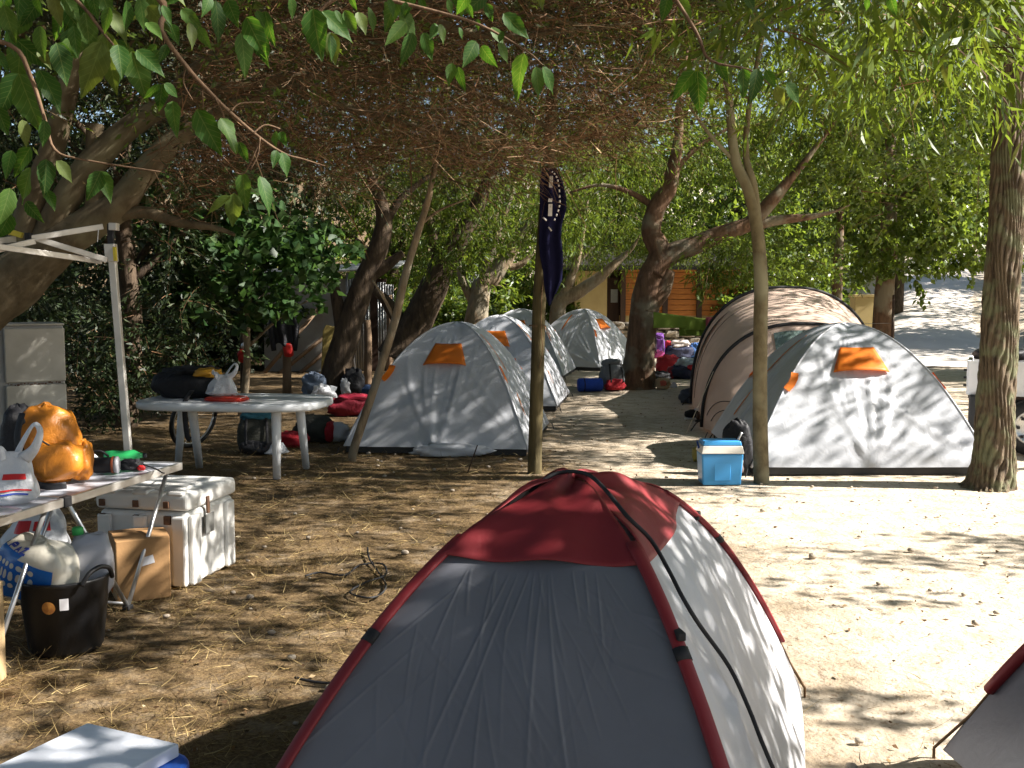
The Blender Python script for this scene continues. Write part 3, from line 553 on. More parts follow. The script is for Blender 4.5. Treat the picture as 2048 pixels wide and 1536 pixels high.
silver_tent('silver dome tent turned cornerwise at the end of the row near the cabin', (1.66, 24.5), [(.25, 23.9), (1.92, 22.8), (3.05, 25.0), (1.35, 26.1)], 1.32, 33, front=1, zip_side=0)
silver_tent('silver dome tent with sun dapples between the slender trunk and the furrowed tree', (3.42, 10.78), [(2.2, 9.55), (4.42, 9.55), (4.62, 11.9), (2.3, 12.0)], 1.36, 43, zip_side=3)

# red and grey dome tents near the camera
def red_tent(label, K, C, H, seed, fine=False, dark=0, sr=.020):
    t = thing('dome_tent', label, 'tent', (K[0], K[1], 0), 0, 'red and grey dome tents'); D = Dome(K, C, H, 2.0, .03, .008); rs = random.Random(seed)
    for i in range(4):
        ln = []
        if fine and i == 0:
            for k in range(60):
                u0, t0 = rs.uniform(.05, .95), rs.uniform(.42, .8); an = rs.choice((1, 1, -1)) * rs.uniform(.15, 1.1) + (0 if rs.random() < .6 else 1.2); L = rs.uniform(.1, .42)
                ln.append((u0, t0, u0 + math.sin(an) * L, t0 + abs(math.cos(an)) * L, rs.uniform(.0022, .0045), rs.uniform(.0008, .0024) * rs.choice((1, 1, -1))))
            for u0, u1 in ((.36, .30), (.52, .56), (.545, .66), (.40, .36)): ln.append((u0, .40, u1, .76, .005, .0032))
            for k in range(12): u = rs.uniform(.1, .9); ln.append((u, .395, u + rs.uniform(-.1, .1), rs.uniform(.47, .62), .005, .0026))
        else:
            for k in range(14): u = rs.uniform(.05, .95); ln.append((u, rs.uniform(.3, .7), u + rs.uniform(-.2, .2), rs.uniform(.75, 1), rs.uniform(.010, .025), rs.uniform(.003, .009)))
        nn = (280, 280) if fine and i == 0 else (50, 60)
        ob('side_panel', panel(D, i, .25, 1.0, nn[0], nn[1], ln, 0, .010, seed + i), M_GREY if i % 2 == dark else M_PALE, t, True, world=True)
        def cap(a, b, i=i):
            tt = .375 * a + .006 + (.02 * math.sin(math.pi * b) * a if i % 2 else 0); q = D.S(i, b, tt, .012)
            return q + D.N(i, b, max(tt, .1)) * (.010 * math.sin(b * 11 + seed) * math.sin(a * 5) + .012 * math.sin(b * 5 + a * 9) * (1 - a) + .006 * math.sin(math.pi * b) * a)
        ob('fly_cap', MB().grid(cap, 28, 28), M_RED, t, True, world=True, solid=.003)
    for i in range(4):
        P = [D.pole(i, .33 + .55 * k / 20) + Vector((0, 0, .012)) for k in range(21)]; sl = MB().tube(P, sr, 10, 1, .5, .05); o = ob('pole_sleeve', sl, M_RED, t, True, world=True)
        ob('sleeve_strap', MB().tube([D.pole(i, .545) + Vector((0, 0, .012)), D.pole(i, .565) + Vector((0, 0, .012))], sr * 1.1, 10, 1, .58), M_TRIM, o, True, world=True)
        g = D.C[i] + (D.C[i] - D.K).normalized() * .03; g.z = 0; ob('tent_pole', MB().tube([D.pole(i, .86), D.pole(i, .93), Vector((g.x, g.y, .03)), Vector((g.x, g.y, -.03))], .006, 6), M_ROPE, t, True, world=True)
    return t, D
tr, DR = red_tent('red capped grey dome tent standing alone with a black cord over its top', (.19, 3.2), [(-.81, 2.2), (.60, 1.95), (1.19, 4.2), (-.22, 4.45)], 1.085, 5, True)
cord = []
cands = [(proj(DR.S(1, u / 50, tt / 80, .035)), DR.S(1, u / 50, tt / 80, .035)) for u in range(51) for tt in range(3, 81)]
for px, py in ((1165, 958), (1200, 985), (1250, 1035), (1300, 1080), (1340, 1140), (1365, 1195), (1400, 1250), (1460, 1335), (1500, 1420), (1525, 1480), (1560, 1560)):
    cord.append(min(cands, key=lambda c: (c[0][0] - px) ** 2 + (c[0][1] - py) ** 2)[1])
cord = [at(1060, 985, 3.12), at(1090, 958, 3.15), at(1125, 944, 3.18)] + cord
ob('cord', MB().tube(cord, .0062, 8, 4), M_TRIM, tr, True, world=True)
ob('buckle', MB().box(DR.pole(1, .52) + Vector((.010, -.008, .012)), (.022, .05, .022), R(12)), M_TRIM, tr, bevel=.004, world=True)
ob('buckle', MB().box(DR.pole(2, .46) + Vector((.0, .0, .012)), (.03, .03, .03), R(-25)), M_TRIM, tr, bevel=.004, world=True)
red_tent('red and grey dome tent whose pole sleeve and guy rope end beside the sunlit ground', (2.50, 2.85), [(1.68, 1.9), (3.35, 1.9), (3.4, 3.6), (1.54, 3.63)], 1.12, 9, False, 1, .042)

# beige tunnel tent
def tunnel():
    t = thing('tunnel_tent', 'beige tunnel tent with black arched poles and a clear window', 'tent', (3.8, 15, 0)); rs = random.Random(4)
    arch = [(11.98, 3.45, 1.05, .10), (12.85, 3.55, 1.20, 1.26), (15.85, 4.15, 1.42, 1.72), (18.3, 4.6, 1.35, 1.45), (19.6, 4.8, 1.2, .12)]
    def A(k, u, o=0):
        y, cx, hw, h = arch[k]; a = math.pi * (1 - u); ca, sa = math.cos(a), math.sin(a)
        return Vector((cx + (hw + o) * math.copysign(abs(ca) ** .82, ca), y - .10 * sa * (1 if k < 2 else -1), .03 + (h + o) * max(0, sa) ** .86))
    for k in range(4):
        def f(a, b, k=k):
            q = A(k, b).lerp(A(k + 1, b), a); m = Vector((arch[k][1], q.y, .3)); n = (q - m).normalized()
            return q - n * (.05 * math.sin(math.pi * a) * math.sin(math.pi * b) + .007 * math.sin(b * 40 + a * 6) * math.sin(math.pi * a) + .006 * math.sin(a * 13 + b * 21))
        ob('fabric_panel', MB().grid(f, 26, 60), M_BEIGE, t, True, world=True)
    for k, r in ((1, .022), (2, .026), (3, .022)): ob('arch_pole', MB().tube([A(k, i / 40, .015) for i in range(41)], r, 8), M_TRIM, t, True, world=True)
    # dark ventilation band beside the tall arch, seams
    def on(k, a, b, o=.012):
        q = A(k, b).lerp(A(k + 1, b), a); return q + (q - Vector((arch[k][1], q.y, .3))).normalized() * (o - .05 * math.sin(math.pi * a) * math.sin(math.pi * b))
    ob('vent_band', MB().grid(lambda a, b: on(1, .83 + .06 * a * math.sin(math.pi * min(1, b * 1.6 + .08)), .02 + .5 * b, .016), 3, 40), M_TRIM, t, True, world=True)
    for a0 in (.55, .78): ob('seam', MB().tube([on(0, a0 * (.3 + .7 * (1 - i / 20)) , .04 + .24 * i / 20) for i in range(21)], .005, 5), M_TRIM, t, True, world=True)
    ob('seam', MB().tube([on(1, .72, .02 + .46 * i / 20) for i in range(21)], .004, 5), M_TRIM, t, True, world=True)
    m, nt, b, out = NT('clear window film'); b.inputs['Base Color'].default_value = (.10, .14, .13, 1); b.inputs['Roughness'].default_value = .12; b.inputs['Specular IOR Level'].default_value = .8
    bump(nt, b, noise(nt, 5, detail=3, dist=1.5), .6, .05)
    ob('window', MB().grid(lambda a, b: on(0, .60 + .34 * a, .42 + .22 * b, .014), 10, 14), m, t, True, world=True)
    for k, u in ((0, .0), (1, .0), (2, .0), (0, 1.0), (1, 1.0), (2, 1.0)):
        q = A(k, u); s = -1 if u < .5 else 1; ob('guy_strap', MB().tube([q + Vector((0, 0, .12)), q + Vector((s * .10, -.05, .04)), q + Vector((s * .16, -.08, -.04))], .007, 5), M_TRIM, t, True, world=True)
    ob('guy_rope', MB().tube([A(1, .17, .02), Vector((2.05, 12.35, -.02))], .005, 5), mat('pale guy line', (.6, .5, .38), None, .8), t, True, world=True)
    return t
tunnel()

# ------------------------------------------------------------------ buildings, walls and fences in the background
M_ORWOOD = mat('orange stained boards', (.46, .17, .03), (.30, .10, .02), .6, 3, .3, 20, .01, sc3=(1, 1, 6))
M_YELW = mat('ochre plaster', (.42, .33, .15), (.33, .25, .11), .9, 2, .3, 30)
M_ROOF = mat('dark roof felt', (.03, .028, .026), (.018, .017, .016), .95, 5, .4, spec=.05)
M_DKWOOD = mat('dark stained wood', (.06, .03, .018), (.03, .016, .01), .7, 6, .3, sc3=(1, 1, .2))
M_WHITE = mat('white painted wall', (.72, .72, .73), (.58, .58, .60), .8, 2, .2)
M_GALV = mat('galvanised sheet', (.55, .56, .57), (.36, .36, .36), .42, 3, .25, 30, .01, .5)
M_STONE = mat('dry stone', (.20, .17, .13), (.10, .085, .065), .95, 8, .8, 25, .02)
M_WOODP = mat('weathered fence wood', (.24, .16, .10), (.13, .085, .05), .85, 8, .5, 30, .01, sc3=(1, 1, .15))
M_GLASS = mat('dim window glass', (.30, .33, .33), (.2, .22, .22), .15, 4)
CY = 33.0; x0 = at(1150, 600, CY).x; x1 = at(1500, 600, CY).x; xd = at(1214, 600, CY).x; xe = at(1242, 600, CY).x
t = thing('wooden_cabin', 'orange boarded cabin with an ochre wall end and dark door beyond the clothes line', 'cabin', (x0, CY, 0))
ob('wall', MB().box(((x0 + xd) / 2, CY + 1.5, 1.2), (xd - x0, 3, 2.4)), M_YELW, t, world=True)
ob('wall', MB().box(((xe + x1) / 2, CY + 1.55, .5), (x1 - xe, 2.9, 1.0)), M_YELW, t, world=True)
ob('wall', MB().box(((xd + x1) / 2, CY + 1.8, 1.25), (x1 - xd, 2.4, 2.5)), M_DKWOOD, t, world=True)
dr = ob('door', MB().box(((xd + xe) / 2, CY + .5, 1.1), (xe - xd - .04, .06, 2.2)), M_DKWOOD, t, bevel=.01, world=True)
ob('door_pane', MB().box(((xd + xe) / 2 + .05, CY + .46, 1.62), (.22, .03, .42)), M_GLASS, dr, world=True)
bh = .17
pl = MB().box((0, 0, 0), (x1 - xe, .05, bh - .012)); proto = ob('board', pl, M_ORWOOD, t, bevel=.008, loc=((xe + x1) / 2 - x0, .08, 1.0 + bh / 2))
for k in range(1, 9):
    b = proto.copy(); COL.objects.link(b); b.parent = t; b.location = ((xe + x1) / 2 - x0, .08 + random.uniform(-.012, .012), 1.0 + bh / 2 + k * bh)
for xx in (xe + .06, at(1398, 600, CY).x, at(1330, 600, CY).x): ob('wall_post', MB().box((xx, CY - .02, 1.25), (.16, .14, 2.5)), M_DKWOOD, t, bevel=.01, world=True)
ob('roof', MB().add([(x0 - .5, CY - .7, 2.42), (x1 + .4, CY - .7, 2.42), (x1 + .4, CY + 3.5, 3.9), (x0 - .5, CY + 3.5, 3.9), (x0 - .5, CY - .7, 2.56), (x1 + .4, CY - .7, 2.56), (x1 + .4, CY + 3.5, 4.05), (x0 - .5, CY + 3.5, 4.05)],
   [(3, 2, 1, 0), (4, 5, 6, 7), (0, 1, 5, 4), (1, 2, 6, 5), (2, 3, 7, 6), (3, 0, 4, 7)]), M_ROOF, t, world=True)
# low stone wall before the cabin
t = thing('stone_wall', 'low dry stone wall in front of the cabin', 'wall', (4.0, 30.2, 0)); sm = []
for k in range(4):
    mb = lump(60 + k, (.46, .34, .22), .1, .25, 10, 6, .6); me = bpy.data.meshes.new('stone'); me.from_pydata(mb.v, [], mb.f); me.materials.append(M_STONE); sm.append(me)
ob('wall_core', MB().box((4.2, 30.35, .43), (5.4, .2, .86)), M_STONE, t, world=True)
for row in range(4):
    for k in range(13):
        o = bpy.data.objects.new('stone', random.choice(sm)); COL.objects.link(o); o.parent = t; o.location = (-2.5 + k * .44 + .2 * (row % 2), random.uniform(-.03, .03), row * .22); o.rotation_euler = (0, 0, random.choice((0, math.pi)) + random.uniform(-.1, .1))
# white house and picket fence
HY = 36.0; hx0, hx1 = at(840, 600, HY).x, at(950, 600, HY).x
t = thing('white_house', 'white walled house glimpsed between trunks behind the picket fence', 'house', (hx0, HY, 0))
ob('wall', MB().box(((hx0 + hx1) / 2, HY + 1.5, 1.4), (hx1 - hx0, 3, 2.8)), M_WHITE, t, world=True)
for px in (900, 936): ob('drainpipe', MB().tube([at(px, 700, HY - .06), at(px, 520, HY - .06)], .04, 8), M_WHITE, t, True, world=True)
w = ob('window', MB().box(at(912, 575, HY - .02), (.42, .06, .55)), M_WOODP, t, world=True); ob('pane', MB().box(at(912, 575, HY - .06), (.34, .03, .47)), M_GLASS, w, world=True)
ob('roof', MB().prism([(hx0 - .4, HY - .5), (hx1 + .4, HY - .5), (hx1 + .4, HY + 3.4), (hx0 - .4, HY + 3.4)], 2.8, 2.95), M_ROOF, t, world=True)
FY = 33.0; t = thing('picket_fence', 'brown picket fence in front of the white house', 'fence', (at(858, 600, FY).x, FY, 0))
pk = MB().add([(-.05, 0, 0), (.05, 0, 0), (.05, 0, 1.0), (0, 0, 1.1), (-.05, 0, 1.0), (-.05, .03, 0), (.05, .03, 0), (.05, .03, 1.0), (0, .03, 1.1), (-.05, .03, 1.0)], [(0, 1, 2, 3, 4), (9, 8, 7, 6, 5), (0, 5, 6, 1), (1, 6, 7, 2), (2, 7, 8, 3), (3, 8, 9, 4), (4, 9, 5, 0)])
pm = ob('picket', pk, M_WOODP, t)
for k in range(1, 9): o = pm.copy(); COL.objects.link(o); o.parent = t; o.location = (k * .165, 0, random.uniform(-.03, .03))
for z in (.3, .8): ob('fence_rail', MB().box((.66, .05, z), (1.5, .035, .07)), M_WOODP, t)
# sheet metal shed with pale side wall and leaning poles
SY = 22.5; t = thing('metal_shed', 'shed of corrugated silver sheets behind the dark leaning trunk', 'shed', (at(735, 700, SY).x, SY, 0))
xs0 = at(690, 650, SY).x
for k in range(6):
    if k == 3: continue
    ob('sheet', MB().grid(lambda a, b, k=k: (xs0 + .03 + k * .17 + b * .165, SY + .025 * math.sin(b * math.pi * 6 + k) + .012 * (k % 2), .02 + a * (2.1 - .05 * k)), 1, 36), M_GALV, t, True, world=True, solid=.004)
ob('doorway_back', MB().box((xs0 + .6, SY + .35, 1.0), (.5, .05, 2.0)), M_DKWOOD, t, world=True)  # dark panel stands in for the shade inside the open doorway
ob('wall', MB().box((at(612, 650, SY).x, SY + .9, 1.0), (1.9, 1.4, 2.0)), mat('greyed plaster', (.36, .35, .33), (.27, .26, .25), .9, 3), t, world=True)
ob('roof', MB().add([(xs0 - 2.0, SY - .1, 2.05), (xs0 + 1.15, SY - .1, 2.25), (xs0 + 1.15, SY + 2, 2.45), (xs0 - 2.0, SY + 2, 2.25)], [(0, 1, 2, 3)]), M_GALV, t, world=True, solid=.03)
for a, b, lab in (((528, 742), (648, 605), 'longest brown pole leaning against the pale shed wall'), ((560, 748), (690, 640), 'middle brown pole leaning against the pale shed wall'), ((600, 745), (692, 668), 'shortest brown pole leaning beside the yellow board')):
    p = thing('leaning_pole', lab, 'pole', gp(a[0], a[1] - 0), 0, 'poles leaning on the shed'); q0 = at(a[0], a[1], SY - .3); q0.z = .0; ob('pole', MB().tube([q0, at(b[0], b[1], SY + .12)], .045, 8, 1, 1, .05), M_WOODP, p, True, world=True)
q = at(655, 742, 19.5); q.z = 0
t = thing('yellow_board', 'tall ochre yellow board standing behind the dark trunk', 'board', q); ob('panel', MB().add([(-.14, 0, 0), (.16, .05, 0), (.22, .05, .95), (.16, .05, 1.06), (-.02, 0, 1.1), (-.08, 0, 1.0), (-.14, .05, 0), (.16, .1, 0), (.22, .1, .95), (.16, .1, 1.06), (-.02, .05, 1.1), (-.08, .05, 1.0)],
   [(0, 1, 2, 3, 4, 5), (11, 10, 9, 8, 7, 6)] + [(i, i + 6, (i + 1) % 6 + 6, (i + 1) % 6) for i in range(6)]), mat('ochre foam', (.32, .24, .07), None, .7), t, bevel=.02)
for px, py, ty, lab in ((735, 778, 640, 'brown pole in front of the shed doorway'), (779, 748, 590, 'brown pole at the right corner of the metal shed')):
    q = gp(px, py); t = thing('wooden_pole', lab, 'pole', q, 0, 'poles beside the shed'); ob('pole', MB().tube([(0, 0, -.05), (.02, 0, .8), (.0, 0, at(px, ty, q.y).z)], [.075, .07, .065], 8, 3, 1, .05), M_WOODP, t, True)
# concrete pillar and rod by the road
q = at(1722, 700, 26); t = thing('concrete_pillar', 'beige concrete pillar behind the beige tent near the road', 'pillar', (q.x, 26, 0)); ob('pillar_body', MB().box((0, 0, .8), (.50, .4, 1.6)), M_YELW, t, bevel=.02); ob('pillar_cap', MB().box((0, 0, 1.63), (.56, .46, .07)), M_YELW, t, bevel=.01)
q = gp(1782, 758); t = thing('metal_rod', 'thin dark metal rod beside the reddish trunk', 'rod', q); ob('rod', MB().tube([(0, 0, -.1), (0, 0, at(1784, 590, q.y).z)], .022, 6), M_DKWOOD, t, True); ob('wire', MB().tube([(0, 0, 1.1), (-.5, .3, 1.08)], .004, 4), M_STEEL, t)

# ------------------------------------------------------------------ wooden post with the navy towel
PB = gp(1068, 945); PY = PB.y
t = thing('wooden_post', 'tall wooden post carrying the navy towel in front of the silver tents', 'post', PB)
ob('post', MB().tube([Vector((PB.x, PY, -.1)), at(1069, 945, PY), at(1074, 760, PY), at(1079, 600, PY), at(1089, 440, PY), at(1097, 330, PY), at(1106, 150, PY)], [.075, .066, .064, .062, .058, .055, .05], 14, 6, 1, .03), barkmat('greenish weathered post', (.12, .095, .045), (.05, .04, .02), None, .15, 16, .6), t, True, world=True)
ob('rope_wrap', MB().tube([at(1060, 655, PY) + Vector((-.012, -.075 + .02, .004 * k)) if k % 2 else at(1092, 652, PY) + Vector((.0, -.075 + .02, .004 * k)) for k in range(6)], .006, 5), M_ROPE, t, True, world=True)
ob('rope', MB().tube([at(1086, 560, PY - .07), at(1083, 600, PY - .08), at(1082, 655, PY - .075), at(1085, 700, PY - .08), at(1079, 735, PY - .08)], .004, 5, 4), M_ROPE, t, True, world=True)
TW = thing('towel', 'navy towel with white stripes hanging from the wooden post', 'towel', at(1106, 600, PY - .11))
def tw(a, b):
    wl = [(1084, 1114), (1080, 1126), (1080, 1132), (1080, 1133), (1079, 1124), (1078, 1122), (1080, 1126), (1086, 1126), (1088, 1124), (1093, 1112)]
    k = a * 9; i = min(int(k), 8); f = k - i; l = wl[i][0] * (1 - f) + wl[i + 1][0] * f; r = wl[i][1] * (1 - f) + wl[i + 1][1] * f
    fold = .013 * math.sin(b * 11 + a * 1.5) * min(1, a * 4 + .3); return at(l + (r - l) * b, 336 + (600 - 336) * a + 12 * math.sin(b * 5) * a, PY - .12 + fold)
ob('cloth', MB().grid(tw, 50, 30), fabric('navy towelling', (.010, .010, .036), .95, 0, .5, .1), TW, True, world=True, solid=.006)
def on_tw(px, py): return at(px, py, PY - .150)
for (xa, xb, ya, yb) in ((1099, 1106, 352, 375), (1097, 1105, 397, 404), (1097, 1105, 408, 432)):
    ob('white_stripe', MB().add([on_tw(xa, ya), on_tw(xb, ya), on_tw(xb - 1, yb), on_tw(xa - 1, yb)], [(0, 1, 2, 3)]), mat('white print', (.7, .66, .64)), TW, world=True, solid=.003)
loop = [(1104, 343), (1112, 352), (1117, 368), (1119, 390), (1119, 410), (1114, 428), (1107, 444)]; dash = []
P, _ = smooth_path([on_tw(*p) for p in loop], None, 4)
for k in range(0, len(P) - 1, 2): ob('cord_dash', MB().tube([P[k], P[k + 1]], .008, 6), mat('white print', (.7, .66, .64)), TW, True, world=True)
for a, b in (((1086, 435), (1093, 441)), ((1097, 454), (1103, 462))): ob('cord_dash', MB().tube([on_tw(*a), on_tw(*b)], .008, 6), mat('white print', (.7, .66, .64)), TW, True, world=True)

# ------------------------------------------------------------------ white plastic table with things on it
M_PLAST = mat('white garden plastic', (.74, .76, .78), (.66, .68, .70), .35, 5, .08, 60)
TC = Vector((-2.53, 9.6, 0)); t = thing('plastic_table', 'white oval plastic garden table beside the leaning sapling', 'table', TC, R(-7))
def oval(hx, hy, n=48, pw=.52): return [(math.copysign(abs(math.cos(a)) ** pw, math.cos(a)) * hx, math.copysign(abs(math.sin(a)) ** pw, math.sin(a)) * hy) for a in (2 * math.pi * k / n for k in range(n))]
mb = MB(); rings = [(.84, .52, .635), (.85, .53, .65), (.85, .53, .69), (.835, .515, .702), (.80, .48, .704)]; n = 48
for hx, hy, z in rings: mb.v += [(x, y, z) for x, y in oval(hx, hy)]
for k in range(len(rings) - 1): mb.f += [(k * n + j, k * n + (j + 1) % n, (k + 1) * n + (j + 1) % n, (k + 1) * n + j) for j in range(n)]
mb.f.append(tuple(range(4 * n, 5 * n))); mb.f.append(tuple(reversed(range(n)))); ob('tabletop', mb, M_PLAST, t, True)
Minv = Matrix.LocRotScale(TC, Euler((0, 0, R(-7))), None).inverted()
for top, foot in (((-3.12, 9.92, .66), (-3.26, 10.15, 0)), ((-2.93, 9.55, .66), (-3.0, 9.98, 0)), ((-2.10, 9.30, .66), (-2.12, 9.36, 0)), ((-1.98, 9.72, .66), (-1.97, 9.95, 0))):
    ob('leg', MB().tube([Vector(foot), Vector(top)], [.034, .046], 8, 1, .8), M_PLAST, t, True, world=True)
M_DKBAG = fabric('black nylon bag', (.014, .014, .017), .6, 0, .9, .3); M_YELB = fabric('yellow nylon', (.62, .30, .02), .5, .05, .3)
def bag(name, label, loc, rz, d, m, seed, group=None, cat='bag', amp=.12, extras=()):
    t = thing(name, label, cat, loc, rz, group); ob('bag_body', lump(seed, d, .15, amp), m, t, True)
    for nm, mb, mm in extras: ob(nm, mb, mm, t, True)
    return t
def moved(mb, off, rz=0, s=1):
    M = Matrix.Translation(off) @ Matrix.Rotation(rz, 4, 'Z'); mb.v = [tuple(M @ (Vector(v) * s)) for v in mb.v]; return mb
def strap(pts, w=.03): return MB().tube(pts, w / 2, 6, 4, .25)
bag('duffel_bag', 'black duffel bag with a yellow panel lying on the plastic table', (-3.0, 9.72, .704), R(-8), (.68, .40, .26), M_DKBAG, 71, None, 'bag', .10,
    (('yellow_panel', moved(lump(72, (.24, .30, .09), .1, .1), (.20, -.03, .19), R(8)), M_YELB), ('top_flap', moved(lump(73, (.52, .34, .10), .1, .15), (.02, .04, .19)), M_DKBAG), ('strap', strap([(.12, -.2, .08), (.13, -.34, .02), (.14, -.40, -.06), (.16, -.405, -.30), (.19, -.40, -.34)], .05), M_TRIM)))
M_BAGW = mat('white carrier plastic', (.72, .73, .75), (.62, .63, .66), .35, 6, .9, 9, .03, trans=.25)
M_PRR = mat('red print', (.6, .02, .02), None, .4); M_PRB = mat('blue print', (.03, .06, .35), None, .4)
def carrier(label, loc, rz, w, h, seed, prints=(), group='white plastic carrier bags', handle=True):
    t = thing('carrier_bag', label, 'plastic bag', loc, rz, group); rs = random.Random(seed); ph = [rs.uniform(0, 6) for _ in range(6)]
    def f(a, b):
        th = 2 * math.pi * b; k = 1 - .38 * a - .25 * a * a; fold = 1 + .07 * math.sin(th * 5 + ph[0] + a * 4) + .06 * math.sin(th * 3 - a * 7 + ph[1]) + .03 * math.sin(th * 11 + ph[2] + a * 3)
        q = (math.sin(min(1, a * 5 + .35) * math.pi / 2)) * k * fold; return (math.cos(th) * w / 2 * q + .08 * w * a, math.sin(th) * w * .32 * q * (1 - .5 * a), h * .66 * a ** .9)
    ob('bag_body', MB().grid(f, 22, 44), M_BAGW, t, True)
    if handle:
        for s in (1, -.75):
            x = s * w * .2; hh = h * (1 if s > 0 else .78)
            ob('handle', MB().tube([(x * .6, 0, h * .58), (x * 1.2 - .015, .01, h * .72), (x * 1.8, .01, hh * .95), (x * 2.0 + .015, .005, hh), (x * 2.1 + .03, -.01, hh * .9), (x * 1.6 + .03, -.015, h * .7), (x * .9 + .02, -.01, h * .57)], [.035, .022, .014, .012, .014, .022, .035], 8, 5, .4), M_BAGW, t, True)
    for (b0, b1, a0, a1, mm, curve) in prints:
        def g(a, b, b0=b0, b1=b1, a0=a0, a1=a1, cv=curve):
            p = Vector(f(a0 + (a1 - a0) * a + cv * math.sin(math.pi * b), b0 + (b1 - b0) * b)); return (p.x * 1.015, p.y * 1.02 - .003, p.z)
        ob('print', MB().grid(g, 3, 16), mm, t, True)
    return t
carrier('white carrier bag standing on a red packet on the plastic table', (-2.62, 9.42, .745), R(-5), .30, .29, 81)
t = thing('food_packet', 'flat red packet under the carrier bag on the plastic table', 'packet', (-2.56, 9.38, .704), R(-12)); ob('packet_body', lump(83, (.36, .24, .045), .2, .08, 20, 8, .45), mat('red foil', (.55, .035, .015), (.4, .02, .01), .35), t, True); ob('packet_label', MB().box((.15, -.02, .036), (.05, .10, .004)), M_BAGW, t)

# ------------------------------------------------------------------ aluminium folding table and the things on and under it
M_ALU = mat('brushed aluminium', (.62, .60, .57), (.5, .48, .45), .38, 12, .1, 90, .003, .7)
M_TOP = mat('pale table laminate', (.60, .61, .66), (.5, .51, .56), .3, 7, .05)
TB = gp(362, 925, .70); ED = Vector((-.209, -.978, 0)); WD = Vector((-.978, .209, 0)); HL, TWD = 1.05, .70
t = thing('folding_table', 'aluminium folding camping table beside the white crate', 'table', (TB.x, TB.y, 0))
for k in range(2):
    a = TB + ED * (k * (HL + .012)); b = a + ED * HL; c = b + WD * TWD; d = a + WD * TWD; mid = (a + c) / 2; rz = math.atan2(ED.y, ED.x)
    ob('tabletop', MB().box((mid.x, mid.y, .687), (HL - .03, TWD - .03, .018), rz), M_TOP, t, world=True)
    for (p, q) in ((a, b), (b, c), (c, d), (d, a)):
        ob('edge_rail', MB().bar(Vector((p.x, p.y, .68)), Vector((q.x, q.y, .68)), .02, .042), M_ALU, t, bevel=.004, world=True)
    for s in (.03, TWD - .03):
        o = WD * s; f = a + ED * (HL * .5) + o; f.z = .0
        for e in (.10, HL - .05):
            p = a + ED * e + o; p.z = .665; ob('leg', MB().tube([p, f + Vector((0, 0, .015))], .0115, 8), M_STEEL, t, True, world=True)
        ob('foot', MB().box(f + Vector((0, 0, .012)), (.05, .04, .024), rz), M_TRIM, t, bevel=.005, world=True)
    f0, f1 = a + ED * (HL * .5) + WD * .03, a + ED * (HL * .5) + WD * (TWD - .03); f0.z = f1.z = .03; ob('cross_bar', MB().tube([f0, f1], .009, 8), M_STEEL, t, True, world=True)
j = TB + ED * (HL + .006); ob('hinge', MB().box((j.x, j.y, .68), (.055, .034, .05), math.atan2(ED.y, ED.x)), M_TRIM, t, bevel=.004, world=True)
ob('cable', MB().tube([gp(262, 915, .71), gp(290, 930, .712), gp(312, 938, .712), gp(322, 945, .705) + Vector((.012, -.01, 0)), gp(322, 945, .62) + Vector((.03, -.01, 0)), gp(322, 945, .60) + Vector((.035, -.01, 0))], .004, 6, 4), M_TRIM, t, True, world=True)
ZT = .702
def tp(px, py): return gp(px, py, ZT)
M_OR2 = fabric('amber rucksack nylon', (.52, .18, .014), .45, .05, .5)
q = tp(92, 965); t = thing('rucksack', 'amber and black rucksack standing on the aluminium table', 'rucksack', q + Vector((.0, .02, 0)), R(15))
ob('bag_body', lump(91, (.33, .28, .40), .1, .08, 34, 26, .8), M_OR2, t, True); ob('front_pocket', moved(lump(92, (.25, .16, .20), .1, .1, 24, 18), (.06, -.11, .03)), M_OR2, t, True)
ob('side_pocket', moved(lump(95, (.10, .18, .20), .1, .12), (.17, -.01, .01)), M_OR2, t, True)
ob('back_panel', moved(lump(93, (.16, .30, .40), .1, .08), (-.13, .02, .005)), M_DKBAG, t, True); ob('strap', strap([(-.08, -.15, .37), (-.10, -.19, .25), (-.07, -.20, .1), (.0, -.22, .02), (.12, -.22, .015)], .04), M_TRIM, t, True)
ob('zip', MB().tube([(-.02, -.150, .25), (.06, -.17, .20), (.14, -.13, .19)], .005, 5, 4), M_TRIM, t, True)
carrier('white carrier bag with red and blue print beside the amber rucksack', tp(18, 1008) + Vector((0, .02, 0)), R(10), .26, .36, 101, ((.70, .86, .45, .56, M_PRR, 0), (.70, .90, .22, .25, M_PRR, .03), (.70, .88, .15, .18, M_PRB, .03)))
t = thing('camping_torch', 'black camping torch lying on the aluminium table', 'torch', tp(208, 948) + Vector((0, .02, .045)), R(8))
mx = Matrix.Rotation(R(90), 4, 'Y'); mb = MB().lathe([(.02, -.09), (.036, -.085), (.042, -.05), (.042, .03), (.045, .05)], 20); mb.v = [tuple(mx @ Vector(v)) for v in mb.v]; ob('torch_body', mb, M_TRIM, t, True)
mb = MB().lathe([(.045, .0502), (.046, .066), (.040, .07)], 20); mb.v = [tuple(mx @ Vector(v)) for v in mb.v]; ob('lens', mb, mat('grey lens', (.45, .45, .48), None, .2), t, True)
mb = MB().lathe([(.0455, .036), (.0475, .042), (.0455, .048)], 20, cap=False); mb.v = [tuple(mx @ Vector(v)) for v in mb.v]; ob('rim', mb, mat('red brown plastic', (.28, .07, .03), None, .4), t, True)
ob('handle', MB().tube([(-.08, 0, .03), (-.07, .0, .065), (-.02, 0, .075), (.02, 0, .045)], .006, 6, 4), M_TRIM, t, True)
q = tp(247, 925); t = thing('water_bottle', 'green tinted bottle lying on the aluminium table', 'bottle', q + Vector((0, .02, .035)), R(12))
